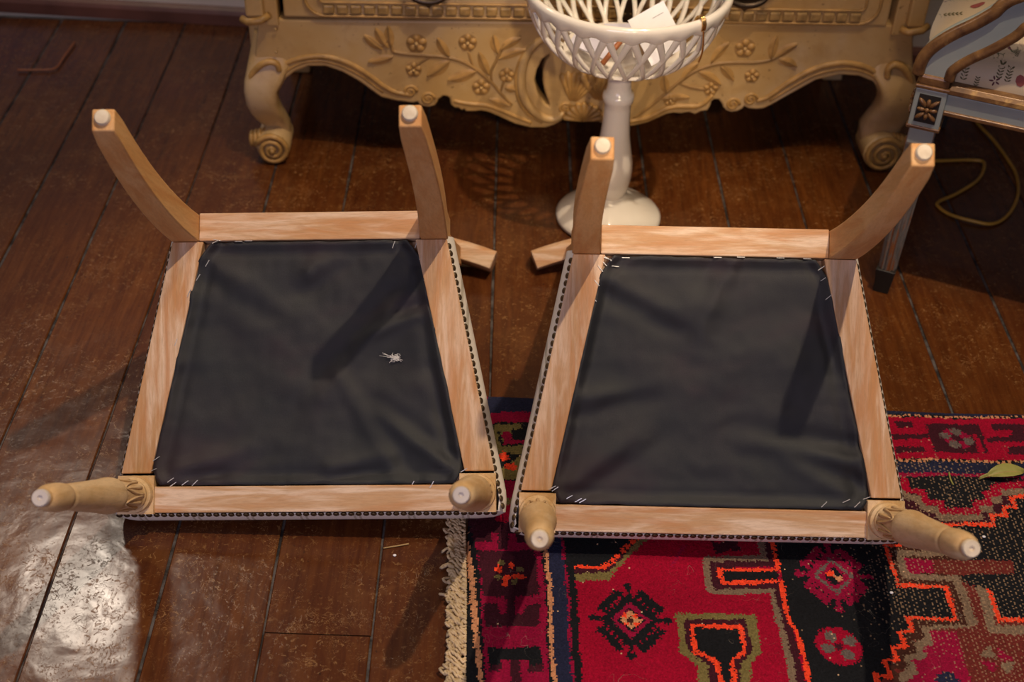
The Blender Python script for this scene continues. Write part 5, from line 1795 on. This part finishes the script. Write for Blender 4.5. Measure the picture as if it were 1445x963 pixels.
lp = [[0.6857,1.355],[0.7126,1.3706],[0.7378,1.3791],[0.7559,1.3727]]
a, b = Vector((lp[0][0], lp[0][1], 0)), Vector((lp[3][0], lp[3][1], 0))
d = b - a
nrm = Vector((-d.y, d.x, 0)).normalized()
vs, fs = [], []
for k in range(13):
    u = k / 12
    w = 0.0105 * (math.sin(PI * max(0.0, (u - 0.16) / 0.84)) ** 0.75 if u > 0.16 else 0.0) + 0.0010
    for q in (-1, -0.5, 0, 0.5, 1):
        p = a + d * u + nrm * w * q
        p.z = RZ + 0.003 + 0.008 * math.sin(PI * u) + 0.0045 * q * q + 0.002 * q
        vs.append(p)
for k in range(12):
    for j in range(4):
        i = k * 5 + j
        fs.append((i, i + 1, i + 6, i + 5))
lf = mesh('leaf', vs, fs, M['leaf'], None, True)
so = lf.modifiers.new('thickness', 'SOLIDIFY')
so.thickness = 0.0005
tag(lf, 'single curled green leaf lying on the rug at the right', 'leaf')
vein = G().tube([vs[k * 5 + 2] + Vector((0, 0, 0.0004)) for k in range(13)], 0.0006, 5)
vein.build('midrib', M['straw'], lf, True)


def scrap(name, pts, r, mat, label, cat, z=0.0016):
    path = smooth_path([(p[0], p[1], z) for p in pts], 4)
    tag(G().tube(path, r, 5).build(name, mat, None, True), label, cat)


scrap('straw', [[-0.1663,1.1969],[-0.1483,1.2016],[-0.1321,1.2062]], 0.0011, M['straw'], 'straight dry straw on the boards in front of the left chair, beside the fringe', 'straw')
scrap('grass_blade', [[0.6454,1.3689],[0.6441,1.3544],[0.6456,1.3431]], 0.0012, M['leaf'], 'short green grass blade on the rug to the left of the leaf', 'grass', RZ + 0.003)
scrap('dry_twig', [[-1.0732,2.4979],[-1.0362,2.5005],[-0.9965,2.5097],[-0.9921,2.5582],[-0.9879,2.6316]], 0.0022, M['stick'], 'bent dry twig on the floor near the back wall at far left', 'twig', 0.004)
for k, (p, lb) in enumerate(zip([[0.515,1.1389],[0.6648,1.2445],[-0.1497,1.185]], ('white speck of paper on the black part of the rug near the bottom', 'white speck of paper on the rug behind the right chair foot', 'white speck of paper on the boards before the left chair'))):
    z = RZ + 0.0015 if k < 2 else 0.0005
    o = G().ball((p[0], p[1], z + 0.001), 0.0026, 0.0022, 0.0014, None, 8, 5).build('paper_speck', M['card'], None, True)
    tag(o, lb, 'speck')
